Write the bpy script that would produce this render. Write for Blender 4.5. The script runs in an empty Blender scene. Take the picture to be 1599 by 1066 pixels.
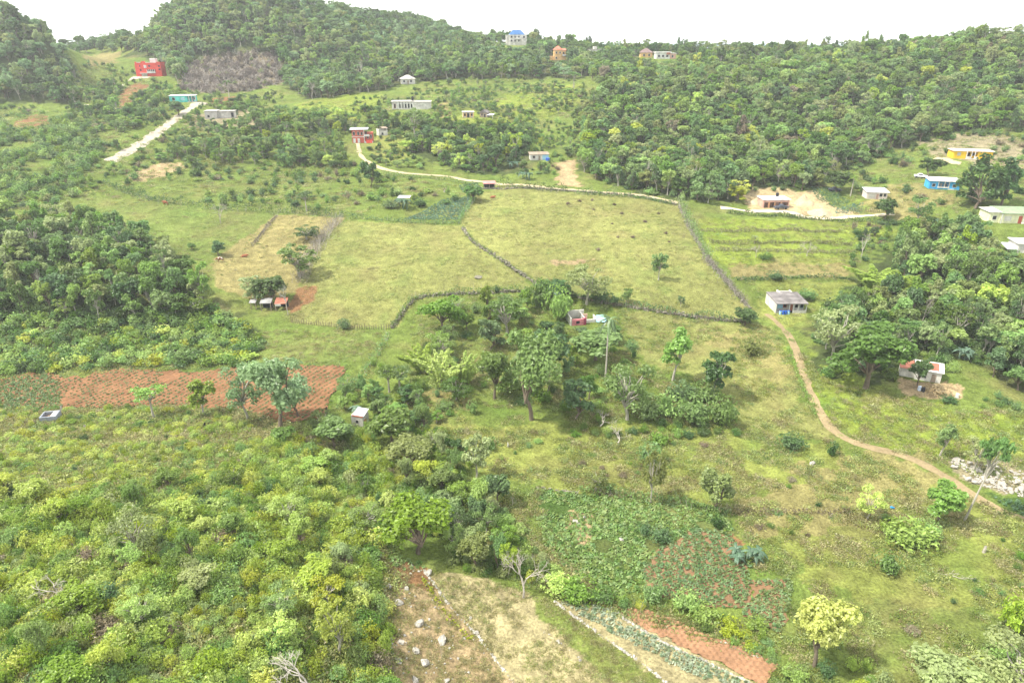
import bpy, bmesh, math, random
import numpy as np
from mathutils import Vector, Matrix
R = math.radians
scene = bpy.context.scene
COL = scene.collection
rng = np.random.default_rng(7)
random.seed(7)

# ------------------------------------------------------------------ camera, sky, sun, exposure
PITCH = R(23.8); FPX = 1066.0; CX, CY = 799.5, 533.0; ZC = 70.0
cam_d = bpy.data.cameras.new('camera'); cam = bpy.data.objects.new('camera', cam_d); COL.objects.link(cam)
cam_d.sensor_width = 36.0; cam_d.lens = 36.0 * FPX / 1599.0
cam_d.clip_start = 0.5; cam_d.clip_end = 120000
cam.location = (0, 0, ZC); cam.rotation_euler = (R(90) - PITCH, 0, 0)
scene.camera = cam

SUN_EL, SUN_AZ = R(57), R(-100)            # azimuth from +Y (ahead), negative = to the left
w = bpy.data.worlds.new("World"); scene.world = w; w.use_nodes = True
nt = w.node_tree; nt.nodes.clear()
o_ = nt.nodes.new('ShaderNodeOutputWorld'); bg = nt.nodes.new('ShaderNodeBackground')
sky = nt.nodes.new('ShaderNodeTexSky'); sky.sky_type = 'NISHITA'; sky.sun_disc = False
sky.sun_elevation = SUN_EL; sky.sun_rotation = SUN_AZ; sky.dust_density = 3.0; sky.air_density = 1.2; sky.altitude = 400
tc = nt.nodes.new('ShaderNodeTexCoord'); nz = nt.nodes.new('ShaderNodeTexNoise')
nz.inputs['Scale'].default_value = 2.2; nz.inputs['Detail'].default_value = 6; nz.inputs['Roughness'].default_value = .55
rp = nt.nodes.new('ShaderNodeValToRGB'); rp.color_ramp.elements[0].position = .28; rp.color_ramp.elements[1].position = .55
rp.color_ramp.elements[0].color = (.45, .45, .45, 1)
mx = nt.nodes.new('ShaderNodeMix'); mx.data_type = 'RGBA'
nt.links.new(tc.outputs['Generated'], nz.inputs['Vector']); nt.links.new(nz.outputs['Fac'], rp.inputs['Fac'])
nt.links.new(rp.outputs['Color'], mx.inputs[0]); nt.links.new(sky.outputs['Color'], mx.inputs[6])
mx.inputs[7].default_value = (8.6, 8.8, 8.9, 1)         # thin bright cloud
nt.links.new(mx.outputs[2], bg.inputs['Color']); bg.inputs['Strength'].default_value = 0.12
nt.links.new(bg.outputs[0], o_.inputs['Surface'])

sl = bpy.data.lights.new('sun', 'SUN'); so = bpy.data.objects.new('sun', sl); COL.objects.link(so)
sl.energy = 4.2; sl.angle = R(4); sl.color = (1.0, .95, .84)
sd = Vector((math.sin(SUN_AZ) * math.cos(SUN_EL), math.cos(SUN_AZ) * math.cos(SUN_EL), math.sin(SUN_EL)))
so.rotation_euler = sd.to_track_quat('Z', 'Y').to_euler(); so.location = (0, 0, 400)
scene.view_settings.view_transform = 'Standard'; scene.view_settings.look = 'None'
scene.view_settings.gamma = 1; scene.view_settings.exposure = 0.95
scene.cycles.max_bounces = 5; scene.cycles.diffuse_bounces = 3; scene.cycles.glossy_bounces = 1
scene.cycles.transmission_bounces = 3; scene.cycles.volume_bounces = 0; scene.cycles.transparent_max_bounces = 4

# ------------------------------------------------------------------ terrain: control points -> smooth height field
def pix_dir(u, v):
    x = (u - CX) / FPX; y = (CY - v) / FPX
    return x, math.cos(PITCH) + y * math.sin(PITCH), -math.sin(PITCH) + y * math.cos(PITCH)
CTRL = []
def cp(u, v, Y=None, D=None):
    x, yy, zz = pix_dir(u, v)
    t = Y / yy if Y is not None else D / -zz
    CTRL.append((x * t, yy * t, ZC + zz * t))
def cw(x, y, z): CTRL.append((x, y, z))
for u in (-150, 0): 
    cp(u, 1066, Y=44); cp(u, 900, Y=61); cp(u, 800, Y=76); cp(u, 700, Y=98); cp(u, 655, Y=110); cp(u, 600, Y=127); cp(u, 565, Y=137)
for v, y in ((1066, 45.5), (900, 61.5), (800, 77.5), (700, 99), (655, 111), (600, 127.5), (560, 139)): cp(300, v, Y=y)
for v, y in ((1066, 49), (900, 66), (800, 81), (700, 101), (600, 127)): cp(550, v, Y=y)
for v, y in ((1066, 53), (900, 70), (800, 84.5)): cp(660, v, Y=y)
for u in (830, 1020, 1220):
    for v, d in ((1066, 65.5), (980, 66), (900, 66), (800, 66), (700, 66), (640, 65.5)): cp(u, v, D=d)
for v, d in ((1066, 63.5), (900, 65), (750, 65.5), (650, 64), (590, 63)): cp(1450, v, D=d)
for v, d in ((1066, 62), (900, 64), (750, 65), (650, 63), (560, 62), (500, 60)): cp(1640, v, D=d)
for u in (640, 800, 960, 1100):
    for v, d in ((590, 65), (520, 64), (460, 60.5), (400, 57), (350, 53.5), (300, 49.2), (265, 46)): cp(u, v, D=d)
for v, d in ((590, 65), (510, 63.5), (460, 61), (400, 57.5), (350, 54), (300, 50), (260, 46)): cp(450, v, D=d)
for u, v, y in ((100, 520, 146), (100, 450, 161), (100, 385, 183), (40, 345, 204), (160, 330, 226), (-100, 420, 170), (-100, 350, 198), (300, 440, 172), (330, 500, 156), (250, 380, 200),
                (250, 320, 228), (0, 300, 236), (150, 290, 245), (60, 190, 318), (-80, 200, 310), (170, 250, 268), (240, 265, 266), (310, 165, 350), (347, 188, 326), (290, 162, 354), (238, 122, 405),
                (200, 170, 345), (370, 240, 285), (420, 200, 315), (500, 180, 335), (50, 165, 352), (-60, 165, 350), (110, 160, 358), (150, 95, 470), (165, 78, 540),
                (60, 110, 378), (100, 100, 400), (118, 126, 400), (128, 94, 470), (62, 60, 408), (20, 50, 395), (-60, 10, 405),
                (440, 135, 418), (350, 145, 395), (330, 90, 450), (290, 38, 485), (360, -22, 530), (430, -4, 525), (500, 38, 505), (560, 64, 490), (620, 84, 500), (540, 130, 415), (660, 110, 440),
                (567, 222, 300), (600, 195, 322), (643, 172, 340), (735, 184, 335), (637, 130, 405), (842, 250, 276), (760, 230, 300), (850, 135, 400), (800, 160, 362), (880, 180, 338), (872, 96, 480), (805, 66, 530), (700, 82, 520), (740, 95, 470),
                (1000, 205, 318), (1000, 150, 368), (1000, 105, 428), (1000, 88, 470), (1100, 250, 282), (1150, 200, 318), (1150, 140, 362), (1150, 95, 425),
                (1300, 255, 278), (1300, 200, 315), (1300, 150, 348), (1300, 105, 400), (1300, 86, 432), (1450, 200, 300), (1450, 140, 345), (1450, 85, 405), (1560, 210, 280), (1560, 150, 320), (1570, 62, 385), (1700, 60, 380), (1700, 150, 315),
                (1515, 247, 258), (1620, 250, 254), (1470, 296, 232), (1600, 300, 226), (1365, 310, 235), (1575, 347, 204), (1600, 390, 186), (1205, 328, 227), (1300, 333, 225), (1250, 300, 245), (1226, 485, 163), (1226, 430, 180), (1250, 380, 200), (1400, 450, 168), (1400, 390, 196), (1440, 340, 215), (1350, 590, 124), (1350, 510, 150)):
    cp(u, v, Y=y)
# behind the crests and outside the frame
cw(-160, 640, 64); cw(-95, 650, 80); cw(-45, 640, 68); cw(-230, 640, 56); cw(20, 640, 36); cw(-400, 480, 80); cw(-330, 560, 45)
cw(110, 620, 35); cw(240, 540, 40); cw(330, 480, 45); cw(420, 430, 50); cw(470, 300, 50); cw(0, 900, 0); cw(500, 900, 0); cw(-600, 900, 0); cw(1100, 800, 0); cw(-1100, 800, 0)
cw(-420, 250, 30); cw(420, 150, 18); cw(-300, 80, 18); cw(300, 60, 8); cw(-60, -40, 22); cw(60, -40, 12); cw(-250, -40, 26); cw(250, -40, 10); cw(800, 300, 30); cw(-800, 300, 30)
CP = np.array(CTRL)
_S = 100.0
def _tps(P, Q):
    d2 = ((P[:, None, :] - Q[None, :, :]) ** 2).sum(-1)
    return .5 * d2 * np.log(d2 + 1e-9)
_n = len(CP); P2 = CP[:, :2] / _S
A = np.zeros((_n + 3, _n + 3)); A[:_n, :_n] = _tps(P2, P2) + np.eye(_n) * 2e-3
A[:_n, _n] = 1; A[:_n, _n + 1:] = P2; A[_n:, :_n] = A[:_n, _n:].T
SOL = np.linalg.solve(A, np.concatenate([CP[:, 2], np.zeros(3)]))
_lat = rng.random((256, 256))
def vnoise(x, y, s=1.0, off=0):
    x = np.asarray(x, float) / s + off * 17.3; y = np.asarray(y, float) / s + off * 9.1
    xi = np.floor(x).astype(int); yi = np.floor(y).astype(int); fx = x - xi; fy = y - yi
    fx = fx * fx * (3 - 2 * fx); fy = fy * fy * (3 - 2 * fy)
    g = lambda a, b: _lat[a & 255, b & 255]
    return (g(xi, yi) * (1 - fx) + g(xi + 1, yi) * fx) * (1 - fy) + (g(xi, yi + 1) * (1 - fx) + g(xi + 1, yi + 1) * fx) * fy
PADS = []
def H(x, y):
    x = np.atleast_1d(np.asarray(x, float)); y = np.atleast_1d(np.asarray(y, float)); shp = x.shape
    x = x.ravel(); y = y.ravel(); out = np.empty_like(x)
    for i in range(0, len(x), 40000):
        q = np.stack([x[i:i + 40000], y[i:i + 40000]], 1) / _S
        out[i:i + 40000] = _tps(q, P2) @ SOL[:_n] + SOL[_n] + q @ SOL[_n + 1:]
    out += (vnoise(x, y, 23, 1) - .5) * 1.2 + (vnoise(x, y, 7, 2) - .5) * .45 + (vnoise(x, y, 2.3, 3) - .5) * .12
    for px, py, pz, r in PADS:
        d = np.hypot(x - px, y - py); k = np.clip((r * 1.7 - d) / (r * .7), 0, 1); k = k * k * (3 - 2 * k)
        out = out * (1 - k) + pz * k
    return out.reshape(shp)
# coarse raster, only for following sight lines to the ground quickly
RX0, RX1, RY0, RY1, RS = -900, 900, 20, 880, 3.0
_gx, _gy = np.meshgrid(np.arange(RX0, RX1 + RS, RS), np.arange(RY0, RY1 + RS, RS), indexing='ij')
RAST = H(_gx, _gy)
def Hq(x, y):
    fx = np.clip((x - RX0) / RS, 0, RAST.shape[0] - 1.001); fy = np.clip((y - RY0) / RS, 0, RAST.shape[1] - 1.001)
    i = fx.astype(int); j = fy.astype(int); a = fx - i; b = fy - j
    return (RAST[i, j] * (1 - a) + RAST[i + 1, j] * a) * (1 - b) + (RAST[i, j + 1] * (1 - a) + RAST[i + 1, j + 1] * a) * b
_T = np.concatenate([np.arange(40, 300, .5), np.arange(300, 800, 1.5)])
def hit(u, v, back=40):
    """ground point under the photograph's pixel; past a crest: the slope behind it"""
    over = False
    for k in range(200):
        x, yy, zz = pix_dir(u, v)
        X, Y, Z = x * _T, yy * _T, ZC + zz * _T
        b = np.nonzero(Z < Hq(X, Y))[0]
        if len(b): break
        v += 2; over = True
    i = b[0]; t0, t1 = _T[max(i - 1, 0)], _T[i]
    for _ in range(12):
        tm = .5 * (t0 + t1)
        if ZC + zz * tm < Hq(np.array([x * tm]), np.array([yy * tm]))[0]: t1 = tm
        else: t0 = tm
    X, Y = x * t1, yy * t1
    if over: X, Y = X * (Y + back) / Y, Y + back
    return X, Y
def hitz(u, v):
    X, Y = hit(u, v); return X, Y, float(H(X, Y)[0])
def depth(x, y, z): return y * math.cos(PITCH) - (z - ZC) * math.sin(PITCH)
def project(x, y, z):
    d = y * math.cos(PITCH) - (z - ZC) * math.sin(PITCH); up = y * math.sin(PITCH) + (z - ZC) * math.cos(PITCH)
    return CX + FPX * x / d, CY - FPX * up / d, d
def outline(px, step=14, closed=True):
    pts = []
    n = len(px)
    for i in range(n if closed else n - 1):
        a, b = px[i], px[(i + 1) % n]; m = max(1, int(math.hypot(b[0] - a[0], b[1] - a[1]) / step))
        for k in range(m): pts.append(hit(a[0] + (b[0] - a[0]) * k / m, a[1] + (b[1] - a[1]) * k / m))
    if not closed: pts.append(hit(*px[-1]))
    return np.array(pts)
def inside(x, y, poly):
    r = np.zeros(len(x), bool); x0, y0 = poly.min(0); x1, y1 = poly.max(0)
    idx = np.nonzero((x >= x0) & (x <= x1) & (y >= y0) & (y <= y1))[0]
    if not len(idx): return r
    X, Y = x[idx], y[idx]; c = np.zeros(len(idx), bool); n = len(poly)
    for i in range(n):
        ax, ay = poly[i]; bx, by = poly[(i + 1) % n]
        if ay == by: continue
        c ^= ((ay > Y) != (by > Y)) & (X < (bx - ax) * (Y - ay) / (by - ay) + ax)
    r[idx] = c; return r

# level building plots: (pixel of the plot centre, radius in metres)
PLOT = {}
def plot(name, u, v, r):
    X, Y, Z = hitz(u, v); PLOT[name] = (X, Y, Z, r)
for a in (('red', 238, 119, 9), ('turquoise', 288, 159, 9), ('bunker', 347, 184, 8), ('hip', 637, 131, 6), ('block', 643, 170, 11), ('orange', 731, 183, 6), ('shack', 757, 183, 4), ('redwhite', 567, 222, 7),
          ('ruinlet', 597, 211, 3), ('bluewall', 842, 249, 5), ('mansion', 806, 71, 8), ('ochre', 872, 94, 7), ('white', 1038, 92, 8), ('farflat', 690, 80, 6), ('farbox', 729, 74, 6), ('fargrey', 933, 89, 7), ('brownhip', 1008, 90, 5),
          ('yellow', 1513, 247, 7), ('blue', 1470, 294, 6), ('cottage', 1365, 309, 5), ('pink', 1207, 322, 7), ('green', 1578, 346, 8), ('edge', 1590, 391, 5), ('grey', 1227, 481, 6), ('ruin', 1438, 588, 5),
          ('pinkruin', 913, 501, 5), ('redshed', 764, 294, 3), ('shelter', 632, 318, 3), ('cattleshed', 424, 482, 6), ('hut', 563, 660, 2.4), ('tank', 80, 654, 2.2)):
    plot(*a)
PADS = [PLOT[k] for k in PLOT]
RAST = H(_gx, _gy)

# ------------------------------------------------------------------ helpers
def tag(o, label=None, cat=None, group=None, kind=None):
    if label: o['label'] = label
    if cat: o['category'] = cat
    if group: o['group'] = group
    if kind: o['kind'] = kind
    return o
def empty(name, loc=(0, 0, 0), rz=0.0):
    o = bpy.data.objects.new(name, None); COL.objects.link(o); o.location = loc; o.rotation_euler = (0, 0, rz); o.empty_display_size = .5
    return o
def np_mesh(name, V, F, mats=(), attr=None, smooth=False, mi=None):
    """V (n,3), F (m,3|4) array or list of arrays"""
    me = bpy.data.meshes.new(name); Fs = F if isinstance(F, list) else [F]; Fs = [np.asarray(f) for f in Fs if len(f)]
    me.vertices.add(len(V)); me.vertices.foreach_set('co', np.asarray(V, np.float32).ravel())
    loops = np.concatenate([f.ravel() for f in Fs]); tot = np.concatenate([np.full(len(f), f.shape[1]) for f in Fs])
    me.loops.add(len(loops)); me.loops.foreach_set('vertex_index', loops.astype(np.int32))
    me.polygons.add(len(tot)); me.polygons.foreach_set('loop_start', (np.cumsum(tot) - tot).astype(np.int32))
    for m in mats: me.materials.append(m)
    if mi is not None: me.polygons.foreach_set('material_index', np.asarray(mi, np.int32))
    me.update(calc_edges=True)
    if smooth: me.polygons.foreach_set('use_smooth', np.ones(len(tot), bool))
    else: me.polygons.foreach_set('use_smooth', np.zeros(len(tot), bool))
    for k, a in (attr or {}).items():
        a = np.asarray(a, np.float32)
        if a.ndim == 1:
            t = me.attributes.new(k, 'FLOAT', 'POINT'); t.data.foreach_set('value', a)
        else:
            t = me.attributes.new(k, 'FLOAT_COLOR', 'POINT'); t.data.foreach_set('color', np.concatenate([a, np.ones((len(a), 1), np.float32)], 1).ravel())
    return me
def mesh_obj(name, me, parent=None):
    o = bpy.data.objects.new(name, me); COL.objects.link(o)
    if parent: o.parent = parent
    return o

# ------------------------------------------------------------------ materials
def node_mat(name, rough=.9, spec=.15):
    m = bpy.data.materials.new(name); m.use_nodes = True; t = m.node_tree; b = t.nodes['Principled BSDF']
    b.inputs['Roughness'].default_value = rough; b.inputs['Specular IOR Level'].default_value = spec
    return m, t, b
def mulnoise(t, col_socket, scale, lo, hi, detail=4, coord='Object', stretch=None):
    """col * (lo..hi by noise); returns socket"""
    tcn = t.nodes.new('ShaderNodeTexCoord'); n = t.nodes.new('ShaderNodeTexNoise'); n.inputs['Scale'].default_value = scale; n.inputs['Detail'].default_value = detail; n.inputs['Roughness'].default_value = .65
    src = tcn.outputs[coord]
    if stretch:
        mp = t.nodes.new('ShaderNodeMapping'); mp.inputs['Scale'].default_value = stretch; t.links.new(src, mp.inputs['Vector']); src = mp.outputs[0]
    t.links.new(src, n.inputs['Vector'])
    mr = t.nodes.new('ShaderNodeMapRange'); mr.inputs[1].default_value = .3; mr.inputs[2].default_value = .7; mr.inputs[3].default_value = lo; mr.inputs[4].default_value = hi
    t.links.new(n.outputs['Fac'], mr.inputs[0])
    m = t.nodes.new('ShaderNodeVectorMath'); m.operation = 'SCALE'
    if isinstance(col_socket, tuple): m.inputs[0].default_value = col_socket[:3]
    else: t.links.new(col_socket, m.inputs[0])
    t.links.new(mr.outputs[0], m.inputs['Scale'])
    return m.outputs[0], n
def bump(t, b, noise, dist=.1, strength=.6):
    bp = t.nodes.new('ShaderNodeBump'); bp.inputs['Distance'].default_value = dist; bp.inputs['Strength'].default_value = strength
    t.links.new(noise.outputs['Fac'], bp.inputs['Height']); t.links.new(bp.outputs[0], b.inputs['Normal'])
_mc = {}
def paint(name, c, rough=.85, lo=.68, hi=1.12, scale=.6, spec=.2, metallic=0):
    if name in _mc: return _mc[name]
    m, t, b = node_mat(name, rough, spec); b.inputs['Metallic'].default_value = metallic
    s, n = mulnoise(t, tuple(c), scale, lo, hi, 5); s2, n2 = mulnoise(t, s, scale * 7, .9, 1.08, 3)
    t.links.new(s2, b.inputs['Base Color']); _mc[name] = m; return m
# ground: colour attribute (what grows or lies there) with several sizes of mottling
MG, t, b = node_mat('ground', 1.0, .05)
at = t.nodes.new('ShaderNodeAttribute'); at.attribute_name = 'Col'
s, _ = mulnoise(t, at.outputs['Color'], .05, .82, 1.2, 3); s, _ = mulnoise(t, s, .45, .66, 1.34, 5); s, nn = mulnoise(t, s, 2.6, .55, 1.42, 5)
t.links.new(s, b.inputs['Base Color']); bump(t, b, nn, .5, .9)
# foliage: object colour varied per plant and per leaf clump
def foliage(name, trans=.48, lo=.68, hi=1.4):
    m = bpy.data.materials.new(name); m.use_nodes = True; t = m.node_tree; t.nodes.clear()
    out = t.nodes.new('ShaderNodeOutputMaterial'); oi = t.nodes.new('ShaderNodeObjectInfo'); at = t.nodes.new('ShaderNodeAttribute'); at.attribute_name = 'lv'
    hs = t.nodes.new('ShaderNodeHueSaturation')
    a = t.nodes.new('ShaderNodeMapRange'); a.inputs[3].default_value = .478; a.inputs[4].default_value = .518; t.links.new(oi.outputs['Random'], a.inputs[0]); t.links.new(a.outputs[0], hs.inputs['Hue'])
    rr = t.nodes.new('ShaderNodeMath'); rr.operation = 'MULTIPLY'; rr.inputs[1].default_value = 7.31; fr = t.nodes.new('ShaderNodeMath'); fr.operation = 'FRACT'
    t.links.new(oi.outputs['Random'], rr.inputs[0]); t.links.new(rr.outputs[0], fr.inputs[0])
    v1 = t.nodes.new('ShaderNodeMapRange'); v1.inputs[3].default_value = .7; v1.inputs[4].default_value = 1.3; t.links.new(fr.outputs[0], v1.inputs[0])
    v2 = t.nodes.new('ShaderNodeMapRange'); v2.inputs[3].default_value = lo; v2.inputs[4].default_value = hi; t.links.new(at.outputs['Fac'], v2.inputs[0])
    mm = t.nodes.new('ShaderNodeMath'); mm.operation = 'MULTIPLY'; t.links.new(v1.outputs[0], mm.inputs[0]); t.links.new(v2.outputs[0], mm.inputs[1]); t.links.new(mm.outputs[0], hs.inputs['Value'])
    sat = t.nodes.new('ShaderNodeMapRange'); sat.inputs[3].default_value = 1.08; sat.inputs[4].default_value = .8; t.links.new(fr.outputs[0], sat.inputs[0]); t.links.new(sat.outputs[0], hs.inputs['Saturation'])
    ta = t.nodes.new('ShaderNodeAttribute'); ta.attribute_type = 'INSTANCER'; ta.attribute_name = 'tint'
    big = t.nodes.new('ShaderNodeMath'); big.operation = 'MULTIPLY'; big.inputs[1].default_value = 1000; big.use_clamp = True; t.links.new(ta.outputs['Fac'], big.inputs[0])
    mxc = t.nodes.new('ShaderNodeMix'); mxc.data_type = 'RGBA'; t.links.new(big.outputs[0], mxc.inputs[0]); t.links.new(oi.outputs['Color'], mxc.inputs[6]); t.links.new(ta.outputs['Color'], mxc.inputs[7]); t.links.new(mxc.outputs[2], hs.inputs['Color'])
    d = t.nodes.new('ShaderNodeBsdfDiffuse'); tr = t.nodes.new('ShaderNodeBsdfTranslucent'); gl = t.nodes.new('ShaderNodeBsdfGlossy'); gl.inputs['Roughness'].default_value = .45
    m1 = t.nodes.new('ShaderNodeMixShader'); m1.inputs[0].default_value = trans; m2 = t.nodes.new('ShaderNodeMixShader'); m2.inputs[0].default_value = .035
    t.links.new(hs.outputs[0], d.inputs[0]); t.links.new(hs.outputs[0], tr.inputs[0]); t.links.new(d.outputs[0], m1.inputs[1]); t.links.new(tr.outputs[0], m1.inputs[2])
    t.links.new(m1.outputs[0], m2.inputs[1]); t.links.new(gl.outputs[0], m2.inputs[2]); t.links.new(m2.outputs[0], out.inputs[0])
    return m
ML = foliage('leaves'); MTW = foliage('dry_twigs', 0.0, .7, 1.3)
MBARK = paint('bark', (.17, .135, .1), .95, .6, 1.3, 1.5); MPALE = paint('pale_bark', (.4, .37, .31), .95, .7, 1.2, 1.5); MDEAD = paint('dead_wood', (.42, .38, .33), .95, .7, 1.2, 1.5)
MSTONE = paint('limestone', (.38, .355, .31), .95, .45, 1.3, 1.1); MWALLSTONE = paint('mossy_stone', (.2, .185, .14), .95, .55, 1.35, .8)
C_GREY = (.36, .34, .31)
PAL0 = {'dark': (.034, .068, .026), 'mid': (.055, .102, .032), 'light': (.09, .15, .035), 'yellow': (.16, .205, .034), 'grey': (.1, .13, .065), 'bamboo': (.125, .185, .045), 'dry': (.24, .2, .11), 'gold': (.38, .42, .06), 'near': (.29, .40, .045), 'lime': (.40, .48, .05), 'lush': (.17, .29, .045), 'twig': (.17, .15, .12), 'straw': (.2, .185, .09), 'blue': (.075, .13, .085)}  # near-slope tints (near, lime, lush) carry foreground sunlight in their brighter leaf colour
PAL = {k: tuple(min(.6, x * f) for x, f in zip(c, (2.6, 2.5, 1.5) if k not in ('dry', 'gold', 'near', 'lush', 'lime', 'twig', 'straw') else (1, 1, 1))) for k, c in PAL0.items()}
PALWORD = {'dark': 'dark green', 'mid': 'mid green', 'light': 'light green', 'yellow': 'yellow-green', 'grey': 'grey-green', 'bamboo': 'yellow-green', 'dry': 'dry brown', 'gold': 'yellow', 'near': 'fresh green', 'lime': 'yellow-green', 'lush': 'deep green', 'twig': 'grey-brown', 'straw': 'straw-coloured', 'blue': 'blue-green'}

# ------------------------------------------------------------------ ground sheet
rows = np.concatenate([np.arange(-40, 30, 3.0), 30 * 1.0042 ** np.arange(int(math.log(900 / 30) / math.log(1.0042)) + 1)])
NC = 760
tt = np.linspace(-1, 1, NC); hw = 1.22 * np.maximum(rows, 0) + 60
GX = hw[:, None] * tt[None, :]; GY = np.repeat(rows[:, None], NC, 1)
GZ = H(GX, GY)
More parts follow.
